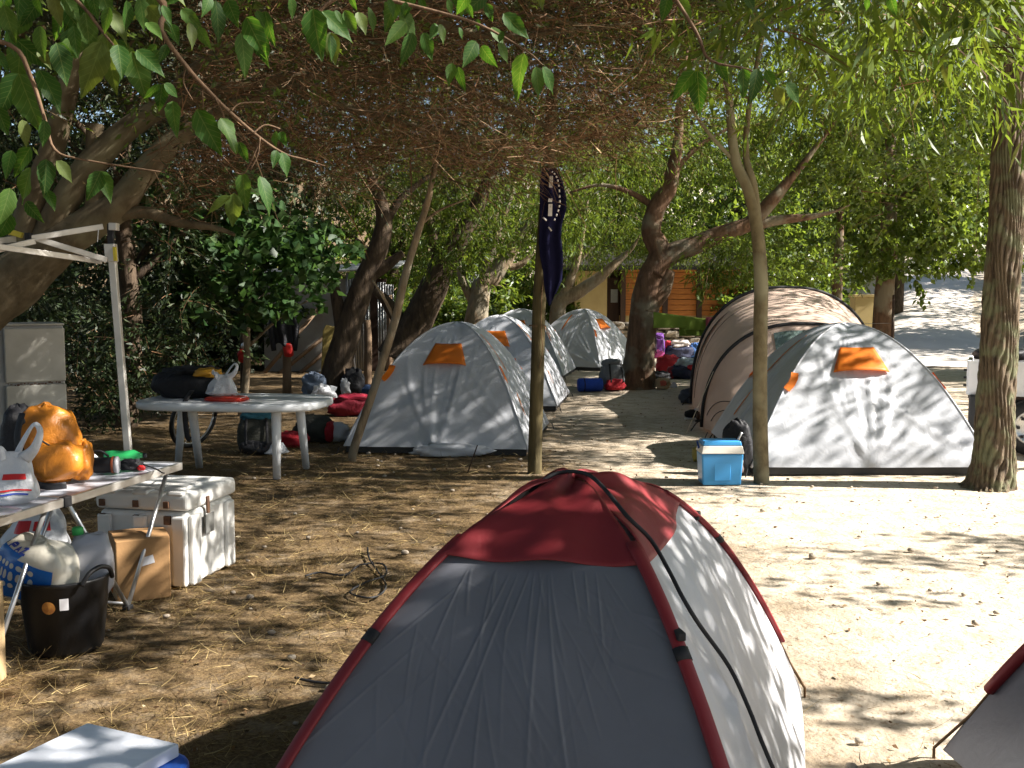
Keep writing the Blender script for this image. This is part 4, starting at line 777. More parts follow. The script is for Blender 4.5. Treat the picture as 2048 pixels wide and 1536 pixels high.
mb = MB().lathe([(.01, -.11), (.03, -.108), (.034, -.06), (.03, 0), (.034, .05), (.016, .085), (.012, .10)], 16); mb.v = [tuple(mx @ Vector(v)) for v in mb.v]; ob('bottle_body', mb, mat('green plastic', (.03, .36, .10), (.02, .25, .08), .2), t, True)
mb = MB().lathe([(.014, .10), (.014, .12)], 12); mb.v = [tuple(mx @ Vector(v)) for v in mb.v]; ob('cap', mb, M_TRIM, t, True)
bag('pouch', 'small black pouch with a red toggle beside the green bottle', tp(262, 940) + Vector((0, .0, 0)), R(10), (.12, .08, .06), M_DKBAG, 111, None, 'pouch', .2, (('toggle', moved(lump(112, (.04, .03, .03), .1, .1), (.06, -.03, 0)), M_PRR),))
t = carrier('crumpled white bag with red lettering behind the rucksack', tp(158, 926) + Vector((0, .03, 0)), R(5), .20, .11, 121, ((.70, .76, .25, .55, M_PRR, 0), (.78, .82, .25, .55, M_PRR, 0), (.84, .90, .30, .5, M_PRR, 0)), handle=False)
t = thing('plate', 'shallow metal plate at the near side of the aluminium table', 'plate', tp(20, 1022) + Vector((-.02, -.1, 0)), 0); ob('plate_body', MB().lathe([(.07, 0), (.095, .012), (.11, .018), (.108, .02), (.09, .014), (.068, .004)], 28), M_STEEL, t, True)
# white crate
q = gp(380, 1178); ang = math.atan2(.59, .12); t = thing('storage_crate', 'white moulded plastic crate with latches behind the aluminium table', 'crate', q, ang - math.pi / 2)
M_CR = mat('white moulded plastic', (.76, .75, .72), (.64, .63, .60), .4, 5, .15, 14, .02)
CW, CD, CH = .58, .60, .56                                                # x runs left (-), y runs away
bx = MB().box((-CW / 2, CD / 2, .215), (CW - .03, CD - .03, .43)); ob('crate_body', bx, M_CR, t, bevel=.03, seg=4)
for x in (-.06, -.30, -.52): ob('rib', MB().box((x, .004, .21), (.085, .03, .40)), M_CR, t, bevel=.012)
for y in (.08, .50): ob('rib', MB().box((-.004, y, .21), (.03, .10, .40)), M_CR, t, bevel=.012)
ld = ob('lid', MB().box((-CW / 2, CD / 2, .487), (CW, CD, .10)), M_CR, t, bevel=.028, seg=4)
ob('lid_panel', MB().box((-CW / 2, CD / 2, .54), (CW - .18, CD - .18, .022)), M_CR, ld, bevel=.01)
for x in (-.08, -.30, -.50): ob('lid_rib', MB().box((x, .05, .535), (.10, .10, .03)), M_CR, ld, bevel=.014)
M_RUST = mat('rusty latch', (.16, .08, .04), (.06, .03, .02), .7, 20)
for x in (-.13, -.32, -.53):
    l = ob('latch', MB().box((x, -.004, .475), (.034, .016, .04)), M_RUST, t, bevel=.003); ob('latch_plate', MB().box((x, .004, .385), (.04, .02, .05)), M_RUST, l, bevel=.003)
ob('hang_tag', MB().box((.008, .23, .33), (.008, .10, .11)), mat('grey card', (.16, .16, .15), None, .6), t); ob('latch', MB().box((.006, .22, .44), (.012, .03, .10)), M_RUST, t, bevel=.003)
ob('paper_sticker', MB().add([(-.43, -.014, .12), (-.27, -.014, .12), (-.27, -.014, .30), (-.31, -.014, .335), (-.35, -.014, .31), (-.43, -.014, .25)], [(0, 1, 2, 3, 4, 5)]), mat('cream paper', (.78, .74, .66), None, .8), t, solid=.002)
# cardboard boxes
M_CARD = mat('brown cardboard', (.36, .21, .09), (.28, .155, .065), .85, 4, .15, 40); M_CARD2 = mat('pale cardboard', (.50, .35, .19), (.42, .29, .15), .85, 4, .15, 40)
t = thing('cardboard_box', 'brown cardboard box with a white label under the aluminium table', 'box', (-2.06, 5.70, 0), R(-62)); ob('box_body', MB().box((0, 0, .17), (.30, .28, .34)), M_CARD, t, bevel=.006)
ob('flap', MB().box((-.08, .0, .344), (.13, .28, .006), m=Matrix.Rotation(R(-6), 3, 'Y')), M_CARD, t); ob('flap', MB().box((.08, 0, .345), (.13, .28, .006), m=Matrix.Rotation(R(9), 3, 'Y')), M_CARD, t)
ob('label_sticker', MB().box((.06, -.142, .23), (.075, .003, .045)), mat('white paper', (.75, .75, .78), None, .7), t); ob('label_sticker', MB().box((.152, .02, .22), (.003, .07, .045), m=Matrix.Rotation(R(12), 3, 'X')), mat('white paper', (.75, .75, .78)), t)
ob('orange_print', MB().box((-.05, -.1425, .07), (.10, .003, .09)), mat('orange print', (.55, .14, .02), None, .8), t)
bxr = gp(31, 1372); t = thing('cardboard_box', 'pale cardboard box with dark arrow print beside the black tub', 'box', (bxr.x - .275, bxr.y - .06, 0), R(3)); ob('box_body', MB().box((0, 0, .215), (.40, .30, .43)), M_CARD2, t, bevel=.006); ob('tape', MB().box((0, 0, .4315), (.402, .05, .003)), M_CARD, t)
for x, w, z, h in ((.02, .016, .12, .10), (.02, .04, .175, .014), (.02, .05, .33, .010), (.03, .012, .36, .05), (-.04, .016, .12, .08)): ob('arrow_print', MB().box((.2015, x, z), (.003, w, h)), M_PRB if h == .08 else M_TRIM, t)
# black tub with packages
q = gp(104, 1318); TQ = Vector((q.x, q.y + .16, 0)); t = thing('rubber_tub', 'black flexible tub filled with packages beside the aluminium table leg', 'tub', TQ)
M_TUB = mat('black rubber', (.012, .012, .013), (.008, .008, .009), .45, 8, .1, 50)
pr = [(.155, 0), (.165, .02), (.20, .33), (.212, .345), (.208, .355), (.195, .348), (.16, .06)]; ob('tub_body', MB().lathe(pr, 40), M_TUB, t, True)
for a in (R(-25), R(155)):
    c = Vector((math.cos(a), math.sin(a), 0)); s = Vector((-c.y, c.x, 0)); ob('handle', MB().tube([c * .208 - s * .09 + Vector((0, 0, .34)), c * .222 - s * .06 + Vector((0, 0, .39)), c * .228 + Vector((0, 0, .41)), c * .222 + s * .06 + Vector((0, 0, .39)), c * .208 + s * .09 + Vector((0, 0, .34))], .011, 8, 4), M_TUB, t, True)
def on_tub(deg, z, w, h, m, name, rnd=False):
    def g(a, b):
        if rnd: aa = 2 * math.pi * b; dx, dz = math.cos(aa) * w / 2 * a, math.sin(aa) * h / 2 * a
        else: dx, dz = (b - .5) * w, (a - .5) * h
        r = .163 + (z + dz) * .112 + .003; an = R(deg) + dx / r; return (math.cos(an) * r, math.sin(an) * r, z + dz)
    ob(name, MB().grid(g, 4, 16), m, t, True)
on_tub(-88, .245, .06, .06, mat('orange sticker', (.55, .26, .05), (.3, .1, .03), .6, 60), 'round_sticker', True); on_tub(-68, .258, .038, .055, mat('white paper', (.75, .75, .78)), 'label_sticker')
t = thing('bottle', 'clear plastic canister sticking out of the black tub', 'bottle', TQ + Vector((.10, .07, .22)), R(20)); ob('bottle_body', moved(lump(131, (.20, .17, .31), .05, .05, 24, 18, .6), (0, 0, 0)), mat('cloudy clear plastic', (.52, .53, .58), (.46, .47, .52), .22, 4, trans=.3), t, True); ob('cap', MB().lathe([(.026, .305), (.026, .335), (.022, .34)], 16, (-.055, .01, 0)), mat('green cap', (.05, .4, .1)), t, True)
# printed pack: the lettering and the dots follow the curved plastic
PQ = TQ + Vector((-.09, -.04, .22)); t = thing('food_pack', 'blue and white printed plastic pack lettered PAZ in the black tub', 'package', PQ, R(-14))
def pk_s(u, v):
    fi = math.pi * (v - .5); th = 2 * math.pi * u; q = 1 + .05 * math.sin(th * 3 + v * 6) + .03 * math.sin(th * 7 - v * 9); sg = lambda x: math.copysign(abs(x) ** .72, x)
    x = sg(math.cos(fi)) * sg(math.cos(th)) * .20 * q; y = sg(math.cos(fi)) * sg(math.sin(th)) * .13 * q; z = sg(math.sin(fi)) * .155 * q + .15
    return Vector((x * math.cos(.5) + (z - .15) * .35, y - (z - .15) * .15, z - x * .28))
ob('pack_body', MB().grid(lambda a, b: pk_s(b, a), 30, 50), mat('cream glossy plastic', (.66, .62, .52), (.6, .56, .47), .25, 8, .4, 12), t, True)
def patch(name, u0, u1, v0, v1, m, off=1.012, nu=14, nv=8, shear=0):
    c = Vector((0, 0, .15)); ob(name, MB().grid(lambda a, b: c + (pk_s(u0 + (u1 - u0) * b + shear * a, v0 + (v1 - v0) * a) - c) * off, nv, nu), m, t, True)
M_PKB = mat('bright blue print', (.02, .16, .55), (.015, .12, .45), .25, 6)
patch('blue_field', .60, .86, .28, .62, M_PKB); patch('blue_band', .50, .72, .60, .70, M_PKB, 1.012, 10, 4, .02)
for r_ in range(3):
    for k in range(6):
        u, v = .635 + k * .028 - r_ * .004, .43 + r_ * .06; c0 = Vector((0, 0, .15)); ob('white_dot', MB().grid(lambda a, b: c0 + (pk_s(u + .010 * a * math.cos(2 * math.pi * b), v + .022 * a * math.sin(2 * math.pi * b)) - c0) * 1.02, 2, 10), mat('white dot print', (.72, .70, .62), None, .3), t, True)
def stroke(u0, v0, u1, v1, w=.010):
    c0 = Vector((0, 0, .15)); L = math.hypot(u1 - u0, (v1 - v0)); nx, ny = -(v1 - v0) / L * w * .5, (u1 - u0) / L * w
    ob('lettering', MB().grid(lambda a, b: c0 + (pk_s(u0 + (u1 - u0) * b + nx * (a - .5), v0 + (v1 - v0) * b + ny * (a - .5) * 2) - c0) * 1.02, 1, 6), M_PRB, t, True)
for k, segs in enumerate(([(0, 0, 0, 1), (0, 1, 1, .95), (1, .95, 1, .5), (1, .5, 0, .5)], [(0, 0, .5, 1), (.5, 1, 1, 0), (.2, .4, .8, .4)], [(0, 1, 1, 1), (1, 1, 0, 0), (0, 0, 1, 0)])):
    for a, b, c_, d_ in segs: u = .63 + k * .042; stroke(u + a * .028, .70 + b * .09, u + c_ * .028, .70 + d_ * .09, .016)
carrier('large white carrier bag with red print on the ground behind the tub', (-3.02, 6.55, 0), R(8), .46, .50, 141, ((.62, .72, .45, .7, M_PRR, 0), (.74, .78, .5, .68, M_PRR, 0), (.80, .84, .5, .68, M_PRR, 0)), handle=False)
# foam lid on blue cool box, near corner
p0, p1 = gp(175, 1445, .47), gp(358, 1487, .47); ev = (p1 - p0); fv = Vector((ev.y, -ev.x, 0)).normalized() * .48; fv = -fv if fv.y > 0 else fv
mid = (p0 + p1 + fv) / 2; rz = math.atan2(ev.y, ev.x); mid = p0 + ev / 2 + fv / 2
t = thing('foam_slab', 'white foam slab lying on the blue tub', 'foam slab', (mid.x, mid.y, .435), rz); ob('slab', MB().box((0, 0, .0175), (ev.length, .48, .035)), mat('white foam', (.76, .79, .86), (.72, .75, .82), .7, 30, .2, 120, .003), t, bevel=.004)
t = thing('blue_tub', 'blue plastic tub under the white foam slab', 'tub', (mid.x + .035, mid.y - .02, 0), rz); ob('tub_body', MB().prism([(x, y) for x, y in oval(ev.length / 2 + .0, .25, 32, .45)], 0, .40), mat('blue plastic', (.03, .13, .55), (.025, .10, .45), .35), t, True, bevel=.01)
ob('rim', MB().prism([(x, y) for x, y in oval(ev.length / 2 + .028, .275, 32, .45)], .402, .433), mat('blue plastic', (.03, .13, .55)), t, bevel=.012)
# canopy frame
GF = gp(272, 1096); t = thing('canopy_frame', 'folding canopy frame of pale aluminium with its leg behind the crate', 'canopy frame', GF); GY = GF.y
M_FRAME = mat('pale enamelled aluminium', (.60, .57, .53), (.50, .47, .43), .4, 9, .05, metal=.3)
ob('leg', MB().bar(Vector((GF.x, GY, .02)), at(223, 492, GY), .044, .044, (0, 1, 0)), M_FRAME, t, bevel=.005, world=True); ob('foot_pad', MB().box((GF.x, GY, .008), (.10, .10, .016)), M_TRIM, t, bevel=.003, world=True)
ob('inner_leg', MB().bar(at(223, 500, GY), at(221, 448, GY), .034, .034, (0, 1, 0)), M_TRIM, t, world=True)
ob('slider_bracket', MB().bar(at(224, 524, GY), at(221, 488, GY), .066, .06, (0, 1, 0)), M_FRAME, t, bevel=.004, world=True); ob('clip', MB().bar(at(231, 522, GY - .03), at(229, 494, GY - .03), .018, .02, (0, 1, 0)), mat('yellow clip', (.6, .48, .04), None, .4), t, world=True)
ob('top_bracket', MB().bar(at(228, 461, GY), at(228, 446, GY), .05, .06, (0, 1, 0)), M_FRAME, t, bevel=.004, world=True)
for a, b, ya, yb in (((206, 453), (60, 477), GY, GY - .25), ((62, 474), (214, 520), GY - .22, GY - .03), ((-40, 488), (203, 523), GY - .55, GY + .05), ((70, 482), (-40, 508), GY - .26, GY - .5), ((30, 478), (-60, 488), GY - .2, GY - .7)):
    ob('truss_bar', MB().bar(at(*a, ya), at(*b, yb), .018, .036), M_FRAME, t, bevel=.003, world=True)
ob('joint_clip', MB().bar(at(14, 462, GY - .22), at(45, 471, GY - .22), .03, .034), mat('yellow clip', (.6, .48, .04)), t, bevel=.004, world=True); ob('joint_cap', MB().box(at(58, 474, GY - .25), (.035, .05, .05)), M_TRIM, t, bevel=.005, world=True)
ob('string', MB().tube([at(197, 459, GY - .03), at(196, 470, GY - .03), at(195, 484, GY - .03)], .003, 4), M_BAGW, t, world=True)
# fridge
t = thing('fridge', 'old white two door fridge with rust along the door gap', 'fridge', at(55, 900, 8.75) * Vector((1, 1, 0)).x if False else (at(100, 800, 8.9).x - .13, 8.9, 0), R(33))
M_FR = mat('aged white enamel', (.50, .48, .43), (.36, .34, .30), .4, 4, .05)
fx = .20; fw = .52
ob('cabinet', MB().box((fx - fw / 2, 0, .70), (fw, .55, 1.40)), mat('grey enamel side', (.40, .40, .40), None, .4), t, bevel=.012)
for z0, z1 in ((.02, .915), (.935, 1.38)): d_ = ob('door', MB().box((fx - fw / 2 + .03, -.30, (z0 + z1) / 2), (fw - .06, .05, z1 - z0)), M_FR, t, bevel=.012, seg=3)
for k in range(16): ob('rust_patch', MB().box((fx - .05 - k * .026 - random.uniform(0, .01), -.326, .918 + random.uniform(-.004, .016)), (random.uniform(.008, .024), .003, random.uniform(.006, .014))), M_RUST, t)
ob('top_trim', MB().box((fx - fw / 2, -.01, 1.408), (fw + .01, .57, .016)), M_FR, t, bevel=.004)
# blue cool box
q = gp(1444, 971); t = thing('cool_box', 'light blue cool box with a cream lid beside the slender trunk', 'cool box', (q.x, q.y + .12, 0), R(1)); M_CB = mat('sky blue plastic', (.05, .30, .62), (.045, .26, .56), .35, 3)
def frus(w0, d0, w1, d1, z0, z1): return MB().add([(sx * w / 2, sy * d / 2, z) for w, d, z in ((w0, d0, z0), (w1, d1, z1)) for sx, sy in ((-1, -1), (1, -1), (1, 1), (-1, 1))], [(3, 2, 1, 0), (4, 5, 6, 7), (0, 1, 5, 4), (1, 2, 6, 5), (2, 3, 7, 6), (3, 0, 4, 7)])
bd = ob('box_body', frus(.335, .22, .365, .25, 0, .275), M_CB, t, bevel=.014, seg=3); ob('front_panel', frus(.14, .01, .15, .01, .04, .22), M_CB, bd, bevel=.004).location = (0, -.1155, 0)
ld = ob('lid', frus(.375, .26, .345, .235, .277, .345), mat('cream plastic', (.70, .67, .60), None, .4), t, bevel=.006); ob('lid_top', frus(.34, .23, .32, .215, .346, .385), M_CB, ld, bevel=.008)
ob('handle', MB().tube([(-.185, 0, .31), (-.192, .03, .355), (-.18, .10, .36)], .010, 6, 3), mat('dark blue plastic', (.02, .06, .25)), t, True); ob('handle', MB().tube([(.185, 0, .31), (.192, .03, .355), (.18, .10, .36)], .010, 6, 3), mat('dark blue plastic', (.02, .06, .25)), t, True)
bag('camp_stool', 'black folded camp stool leaning behind the cool box', (2.08, 9.62, 0), R(-20), (.26, .14, .52), M_DKBAG, 151, None, 'stool', .10, (('frame_tube', MB().tube([(-.06, -.08, .0), (-.02, -.09, .22), (.05, -.08, .40)], .012, 8, 3), M_STEEL), ('fabric_flap', moved(lump(152, (.14, .06, .20), .1, .2), (.0, -.06, 0)), mat('pinkish grey cloth', (.36, .27, .25))), ('loose_strap', moved(lump(153, (.07, .05, .11), .1, .2), (-.02, -.10, 0)), M_BAGW)))
bag('pouch', 'small blue and yellow pouch behind the cool box', (1.93, 10.35, 0), 0, (.21, .12, .17), mat('bright blue cloth', (.04, .14, .5)), 155, None, 'pouch', .1, (('yellow_end', moved(lump(156, (.10, .11, .15), .1, .1), (-.09, -.01, 0)), mat('mustard cloth', (.35, .28, .06))), ('toggle', MB().tube([(-.03, 0, .16), (-.02, 0, .22), (.0, 0, .17)], .006, 5), M_TRIM)))

# ------------------------------------------------------------------ luggage
C_ = lambda n, c, r=.7: fabric(n, c, r, 0, .95, .3)
GREYC, REDC, MAROON, BLUEC, PURP, NAVY, TEAL, KHAKI = C_('grey pack cloth', (.16, .17, .18)), C_('red pack cloth', (.42, .02, .03)), C_('maroon cloth', (.20, .012, .025)), C_('royal blue foam', (.02, .07, .42)), C_('purple cloth', (.11, .03, .20)), C_('navy cloth', (.02, .025, .06)), C_('teal cloth', (.04, .16, .22)), C_('khaki cloth', (.05, .05, .04))
def pack(label, loc, rz, d, m1, m2, seed, tilt=0, name='backpack', m3=None):
    t = thing(name, label, 'backpack', loc, rz, 'luggage lying about the pitch'); w, dp, h = d
    ob('bag_body', lump(seed, d, .12, .10), m1, t, True); ob('lower_pocket', moved(lump(seed + 1, (w * .85, dp * .6, h * .40), .12, .12), (0, -dp * .30, 0)), m2, t, True)
    ob('top_lid', moved(lump(seed + 2, (w * .8, dp * .8, h * .28), .12, .12), (0, -dp * .02, h * .82)), m3 or m1, t, True)
    for s in (-1, 1): ob('strap', strap([(s * w * .25, -dp * .46, h * .9), (s * w * .27, -dp * .56, h * .6), (s * w * .27, -dp * .64, h * .25)], .03), M_TRIM, t, True)
    t.rotation_euler = (tilt, 0, rz); return t
def loose(label, loc, rz, d, m, seed, extras=(), amp=.16, name='travel_bag', cat='bag'): return bag(name, label, loc, rz, d, m, seed, 'luggage lying about the pitch', cat, amp, extras)
g = gp(1226, 781); pack('grey and red backpack leaning on the gnarled trunk', (g.x, g.y + .05, 0), R(18), (.42, .34, .50), GREYC, REDC, 201, R(-8))
g = gp(1180, 783); t = thing('sleeping_mat', 'rolled royal blue sleeping mat beside the grey and red backpack', 'sleeping mat', (g.x, g.y, .115), R(8), 'luggage lying about the pitch')
mb = MB().lathe([(.02, -.215), (.10, -.21), (.115, -.19), (.118, 0), (.115, .19), (.10, .21), (.02, .215)], 22); mb.v = [tuple(mx @ Vector(v)) for v in mb.v]; ob('mat_roll', mb, BLUEC, t, True)
mb = MB().lathe([(.119, -.12), (.121, -.11), (.119, -.10)], 22, cap=False); mb.v = [tuple(mx @ Vector(v)) for v in mb.v]; ob('strap', mb, M_TRIM, t, True)
g = gp(1316, 716); pack('purple backpack standing below the green towels', (g.x, g.y, 0), R(5), (.36, .3, .60), PURP, C_('plum cloth', (.25, .03, .14)), 205)
g = gp(1358, 716); loose('black holdall with pale clothes on top below the green towels', (g.x, g.y, 0), R(-6), (.80, .45, .34), NAVY, 211, (('pale_cloth', moved(lump(212, (.5, .3, .22), .1, .2), (.02, 0, .25)), C_('grey white cloth', (.5, .45, .44))), ('red_cloth', moved(lump(213, (.25, .25, .2), .1, .2), (-.28, .05, .25)), REDC)))
g = gp(1391, 715); loose('blue bag beside the black holdall below the towels', (g.x, g.y - .2, 0), 0, (.40, .35, .40), C_('mid blue cloth', (.05, .13, .36)), 215, (('pale_cloth', moved(lump(216, (.3, .25, .3), .1, .2), (.22, -.05, 0)), C_('light grey cloth', (.42, .44, .48))),))
g = gp(1380, 690); loose('dark navy bag behind the blue bag under the towels', (g.x, g.y + .2, 0), 0, (.7, .4, .45), NAVY, 218)
g = gp(1345, 750); loose('bright red bag lying beside the maroon and navy bag', (g.x - .05, g.y + .3, 0), R(12), (.50, .38, .40), REDC, 221)
g = gp(1366, 757); loose('navy and maroon bag heaped with pale clothes', (g.x, g.y, 0), R(-8), (.60, .40, .28), NAVY, 224, (('pale_cloth', moved(lump(225, (.34, .26, .20), .1, .25), (.06, -.02, .21)), C_('pale blue cloth', (.38, .45, .52))), ('red_cloth', moved(lump(226, (.22, .22, .13), .1, .2), (.17, -.10, .18)), REDC), ('end_panel', moved(lump(227, (.16, .34, .24), .1, .1), (-.24, 0, 0)), MAROON)))
g = gp(1317, 766); loose('black bag lying right of the gnarled trunk', (g.x, g.y + .05, 0), R(10), (.42, .34, .22), M_DKBAG, 231)
g = gp(1325, 778); loose('tan paper bag with red print in front of the black bag', (g.x, g.y, 0), R(-15), (.27, .18, .20), mat('tan paper', (.42, .32, .20), None, .9), 233, (('red_print', moved(lump(234, (.12, .06, .10), .1, .1), (.02, -.075, .06)), mat('faded red print', (.45, .10, .06))),), .12, 'paper_bag', 'bag')
g = gp(1347, 776); carrier('small white plastic bag beside the tan paper bag', (g.x, g.y, 0), 0, .14, .17, 236, handle=False)
g = gp(1379, 806); loose('dark slate bag beside the beige tent pole foot', (g.x, g.y, 0), R(-20), (.30, .26, .22), C_('slate cloth', (.05, .06, .08)), 238)
for k, (px, py, lab) in enumerate(((1388, 838, 'black shoe with white trim beside the beige tent'), (1404, 842, 'brown shoe leaning on the beige tent hem'))):
    g = gp(px, py); t = thing('shoe', lab, 'shoe', (g.x, g.y, 0), R(200 + 30 * k), 'shoes outside the beige tent'); ob('upper', moved(lump(241 + k, (.27, .10, .11), .1, .1, 20, 12), (0, 0, .018)), M_DKBAG if k == 0 else C_('brown leather', (.09, .05, .03)), t, True); ob('sole', MB().prism([(x, y) for x, y in oval(.14, .052, 24, .8)], 0, .022), mat('white rubber', (.6, .6, .62)) if k == 0 else M_TRIM, t)
    ob('collar', moved(lump(245 + k, (.12, .09, .06), .1, .1), (-.06, 0, .085)), mat('white rubber', (.6, .6, .62)) if k == 0 else M_DKBAG, t, True)
# around the plastic table
g = gp(510, 908); pack('dark khaki rucksack under the plastic table', (g.x, g.y + .1, 0), R(12), (.40, .32, .42), KHAKI, M_DKBAG, 251, 0, 'backpack', TEAL)
g = gp(552, 908); carrier('pale blue plastic bag beside the khaki rucksack', (g.x, g.y, 0), R(20), .26, .18, 256, ((.7, .8, .3, .5, M_PRB, 0),), handle=False)
g = gp(578, 896); loose('flat red bag on the ground behind the table leg', (g.x, g.y + .1, 0), R(-15), (.36, .28, .17), REDC, 258)
g = gp(624, 886); loose('dark green holdall with a red end behind the plastic table', (g.x, g.y + .15, 0), R(8), (.42, .32, .30), KHAKI, 261, (('red_end', moved(lump(262, (.12, .26, .24), .1, .1), (.17, -.04, 0)), REDC),))
g = gp(666, 884); loose('white stuffed pillow bag next to the sapling foot', (g.x, g.y + .1, 0), R(-25), (.36, .24, .22), M_BAGW, 265, (), .1)
g = gp(698, 832); loose('shiny maroon holdall behind the sapling', (g.x, g.y + .1, 0), R(6), (.60, .40, .26), MAROON, 268, (('top_panel', moved(lump(269, (.42, .32, .1), .1, .1), (.04, 0, .2)), fabric('glossy maroon', (.28, .02, .04), .2, 0, .4)),))
g = gp(648, 812); loose('crumpled pale plastic sheet by the table end', (g.x, g.y, 0), R(30), (.34, .26, .30), M_BAGW, 272, (), .25, 'plastic_sheet', 'plastic sheet')
g = gp(624, 800); loose('grey blue rucksack left of the dark leaning trunk', (g.x, g.y + .2, 0), R(-10), (.36, .3, .42), C_('grey blue cloth', (.16, .20, .27)), 275)
g = gp(702, 798); loose('black rucksack with a white cloth right of the dark leaning trunk', (g.x, g.y + .3, 0), R(5), (.34, .3, .48), M_DKBAG, 278, (('white_cloth', moved(lump(279, (.16, .12, .26), .1, .2), (-.12, -.12, .05)), M_BAGW),))
g = gp(735, 796); loose('navy blue jacket bundle beside the maroon holdall', (g.x, g.y + .2, 0), 0, (.50, .3, .2), C_('denim blue cloth', (.03, .06, .14)), 281)
# spoked wheel leaning under the table
wc = at(388, 862, 11.3); t = thing('bicycle_wheel', 'dark bicycle wheel leaning under the plastic table', 'wheel', (wc.x, wc.y, 0)); rot = Matrix.Rotation(R(60), 3, 'Z') @ Matrix.Rotation(R(14), 3, 'X'); rw = .31
cc = Vector((0, 0, rw * math.cos(R(14)) + .01))
ring = lambda r, n=40: [cc + rot @ Vector((math.cos(2 * math.pi * k / n) * r, 0, math.sin(2 * math.pi * k / n) * r)) for k in range(n + 1)]
ob('tyre', MB().tube(ring(rw), .022, 8), M_TUB, t, True); ob('rim', MB().tube(ring(rw - .03), .010, 6), M_STEEL, t, True); ob('hub', MB().tube([cc + rot @ Vector((0, -.05, 0)), cc + rot @ Vector((0, .05, 0))], .018, 8), M_STEEL, t, True)
for k in range(14): a = 2 * math.pi * k / 14; ob('spoke', MB().tube([cc + rot @ Vector((0, .03 * (-1) ** k, 0)), cc + rot @ Vector((math.cos(a) * (rw - .03), 0, math.sin(a) * (rw - .03)))], .002, 3), M_STEEL, t)
# posts with hanging things at the back
for px, py, ty, lab, lab2, jac in ((574, 790, 622, 'brown post hung with a black jacket behind the plastic table', 'red round pouch hanging below the black jacket', True), (489, 778, 640, 'dark post in the shade left of the jacket post', 'red pouch with a silver cap hanging in the shade', False)):
    q = gp(px, py); t = thing('wooden_post', lab, 'post', q, 0, 'posts at the back'); zt = at(px, ty, q.y).z
    ob('post', MB().tube([(0, 0, -.05), (.01, 0, .7), (-.01, 0, zt)], [.075, .07, .06], 8, 3, 1, .06), M_WOODP if jac else BK['dark'], t, True)
    z0 = at(px, 713 if jac else 724, q.y).z; h = .25; r = thing('hanging_pouch', lab2, 'pouch', (q.x + (0.07 if jac else 0.02), q.y - .14, z0), 0, 'red pouches hanging on posts')
    ob('pouch_body', lump(291, (.17, .13, h), .05, .06), REDC if False else fabric('bright red nylon', (.55, .02, .015), .5, .1, .3), r, True); ob('hanging_cord', MB().tube([(0, 0, h - .01), (0, .03, h + .1), (-.03, .13, h + .2)], .006, 5), M_TRIM, r)
    if not jac: ob('cap', moved(lump(293, (.12, .10, .12), .05, .05), (.03, 0, h - .02)), M_STEEL, r, True)
    else:
        j = thing('jacket', 'black jacket draped over the brown post', 'jacket', (q.x, q.y - .1, at(px, 690, q.y).z)); zj = at(px, 612, q.y).z - at(px, 690, q.y).z
        ob('jacket_body', MB().grid(lambda a, b: ((b - .5) * (.16 + .26 * math.sin(math.pi * min(1, .2 + a * .55))) + .02 * math.sin(a * 9), -.10 * math.sin(math.pi * b) - .02 * math.sin(b * 17), zj * (1 - a) + .04 * math.sin(b * 7) * a + .03 * math.sin(math.pi * b) * (1 - a)), 16, 24), M_DKBAG, j, True, solid=.012)
        for s in (-1, 1): ob('sleeve', MB().tube([(s * .12, -.03, zj * .9), (s * .20, -.05, zj * .5), (s * .17, -.04, zj * .02 - .1)], [.06, .055, .04], 8, 4), M_DKBAG, j, True)
# clothes line with green towels
LA, LB = at(1292, 621, 18.25), at(1440, 642, 18.2); t = thing('clothes_line', 'cord tied from the gnarled trunk carrying green towels', 'clothes line', LA); ob('line', MB().tube([LA, LA.lerp(LB, .5) - Vector((0, 0, .03)), LB], .006, 5, 5), M_ROPE, t, True, world=True)
M_GRN = fabric('lime green towelling', (.22, .32, .04), .9, .15, .3); M_GRN2 = fabric('deeper green towelling', (.16, .25, .03), .9, .15, .3)
for k, (x0_, x1_, y1_, dy, m_, lab) in enumerate(((1307, 1372, 656, 0, M_GRN, 'lime green towel on the clothes line next to the gnarled trunk'), (1370, 1412, 660, -.012, M_GRN, 'lime green towel on the clothes line next to the beige tent'), (1358, 1411, 672, .05, M_GRN2, 'deeper green towel hanging lowest on the clothes line'))):
    tt = thing('green_towel', lab, 'towel', at((x0_ + x1_) / 2, 640, 18.2), 0, 'green towels on the clothes line')
    def gt(a, b, x0_=x0_, x1_=x1_, y1_=y1_, dy=dy): px = x0_ + (x1_ - x0_) * b; y0 = 623 + (px - 1300) * .13; return at(px, y0 + (y1_ - y0) * a, 18.2 + dy + .012 * math.sin(b * 12 + k * 2) * a + (-.03 if a > .02 else 0))
    ob('cloth', MB().grid(gt, 14, 26), m_, tt, True, world=True, solid=.008)
tt = thing('shirt', 'pink and pale blue shirt on the clothes line beside the beige tent', 'shirt', at(1420, 665, 18.15)); ob('cloth', MB().grid(lambda a, b: at(1413 + 14 * b, 636 + 44 * a, 18.15 + .03 * math.sin(b * 9)), 8, 8), C_('pale blue shirt cloth', (.25, .42, .5)), tt, True, world=True, solid=.006); ob('shoulder', MB().grid(lambda a, b: at(1412 + 15 * b, 634 + 18 * a, 18.12 + .02 * math.sin(b * 9)), 6, 8), C_('pink cloth', (.5, .12, .16)), tt, True, world=True, solid=.006)
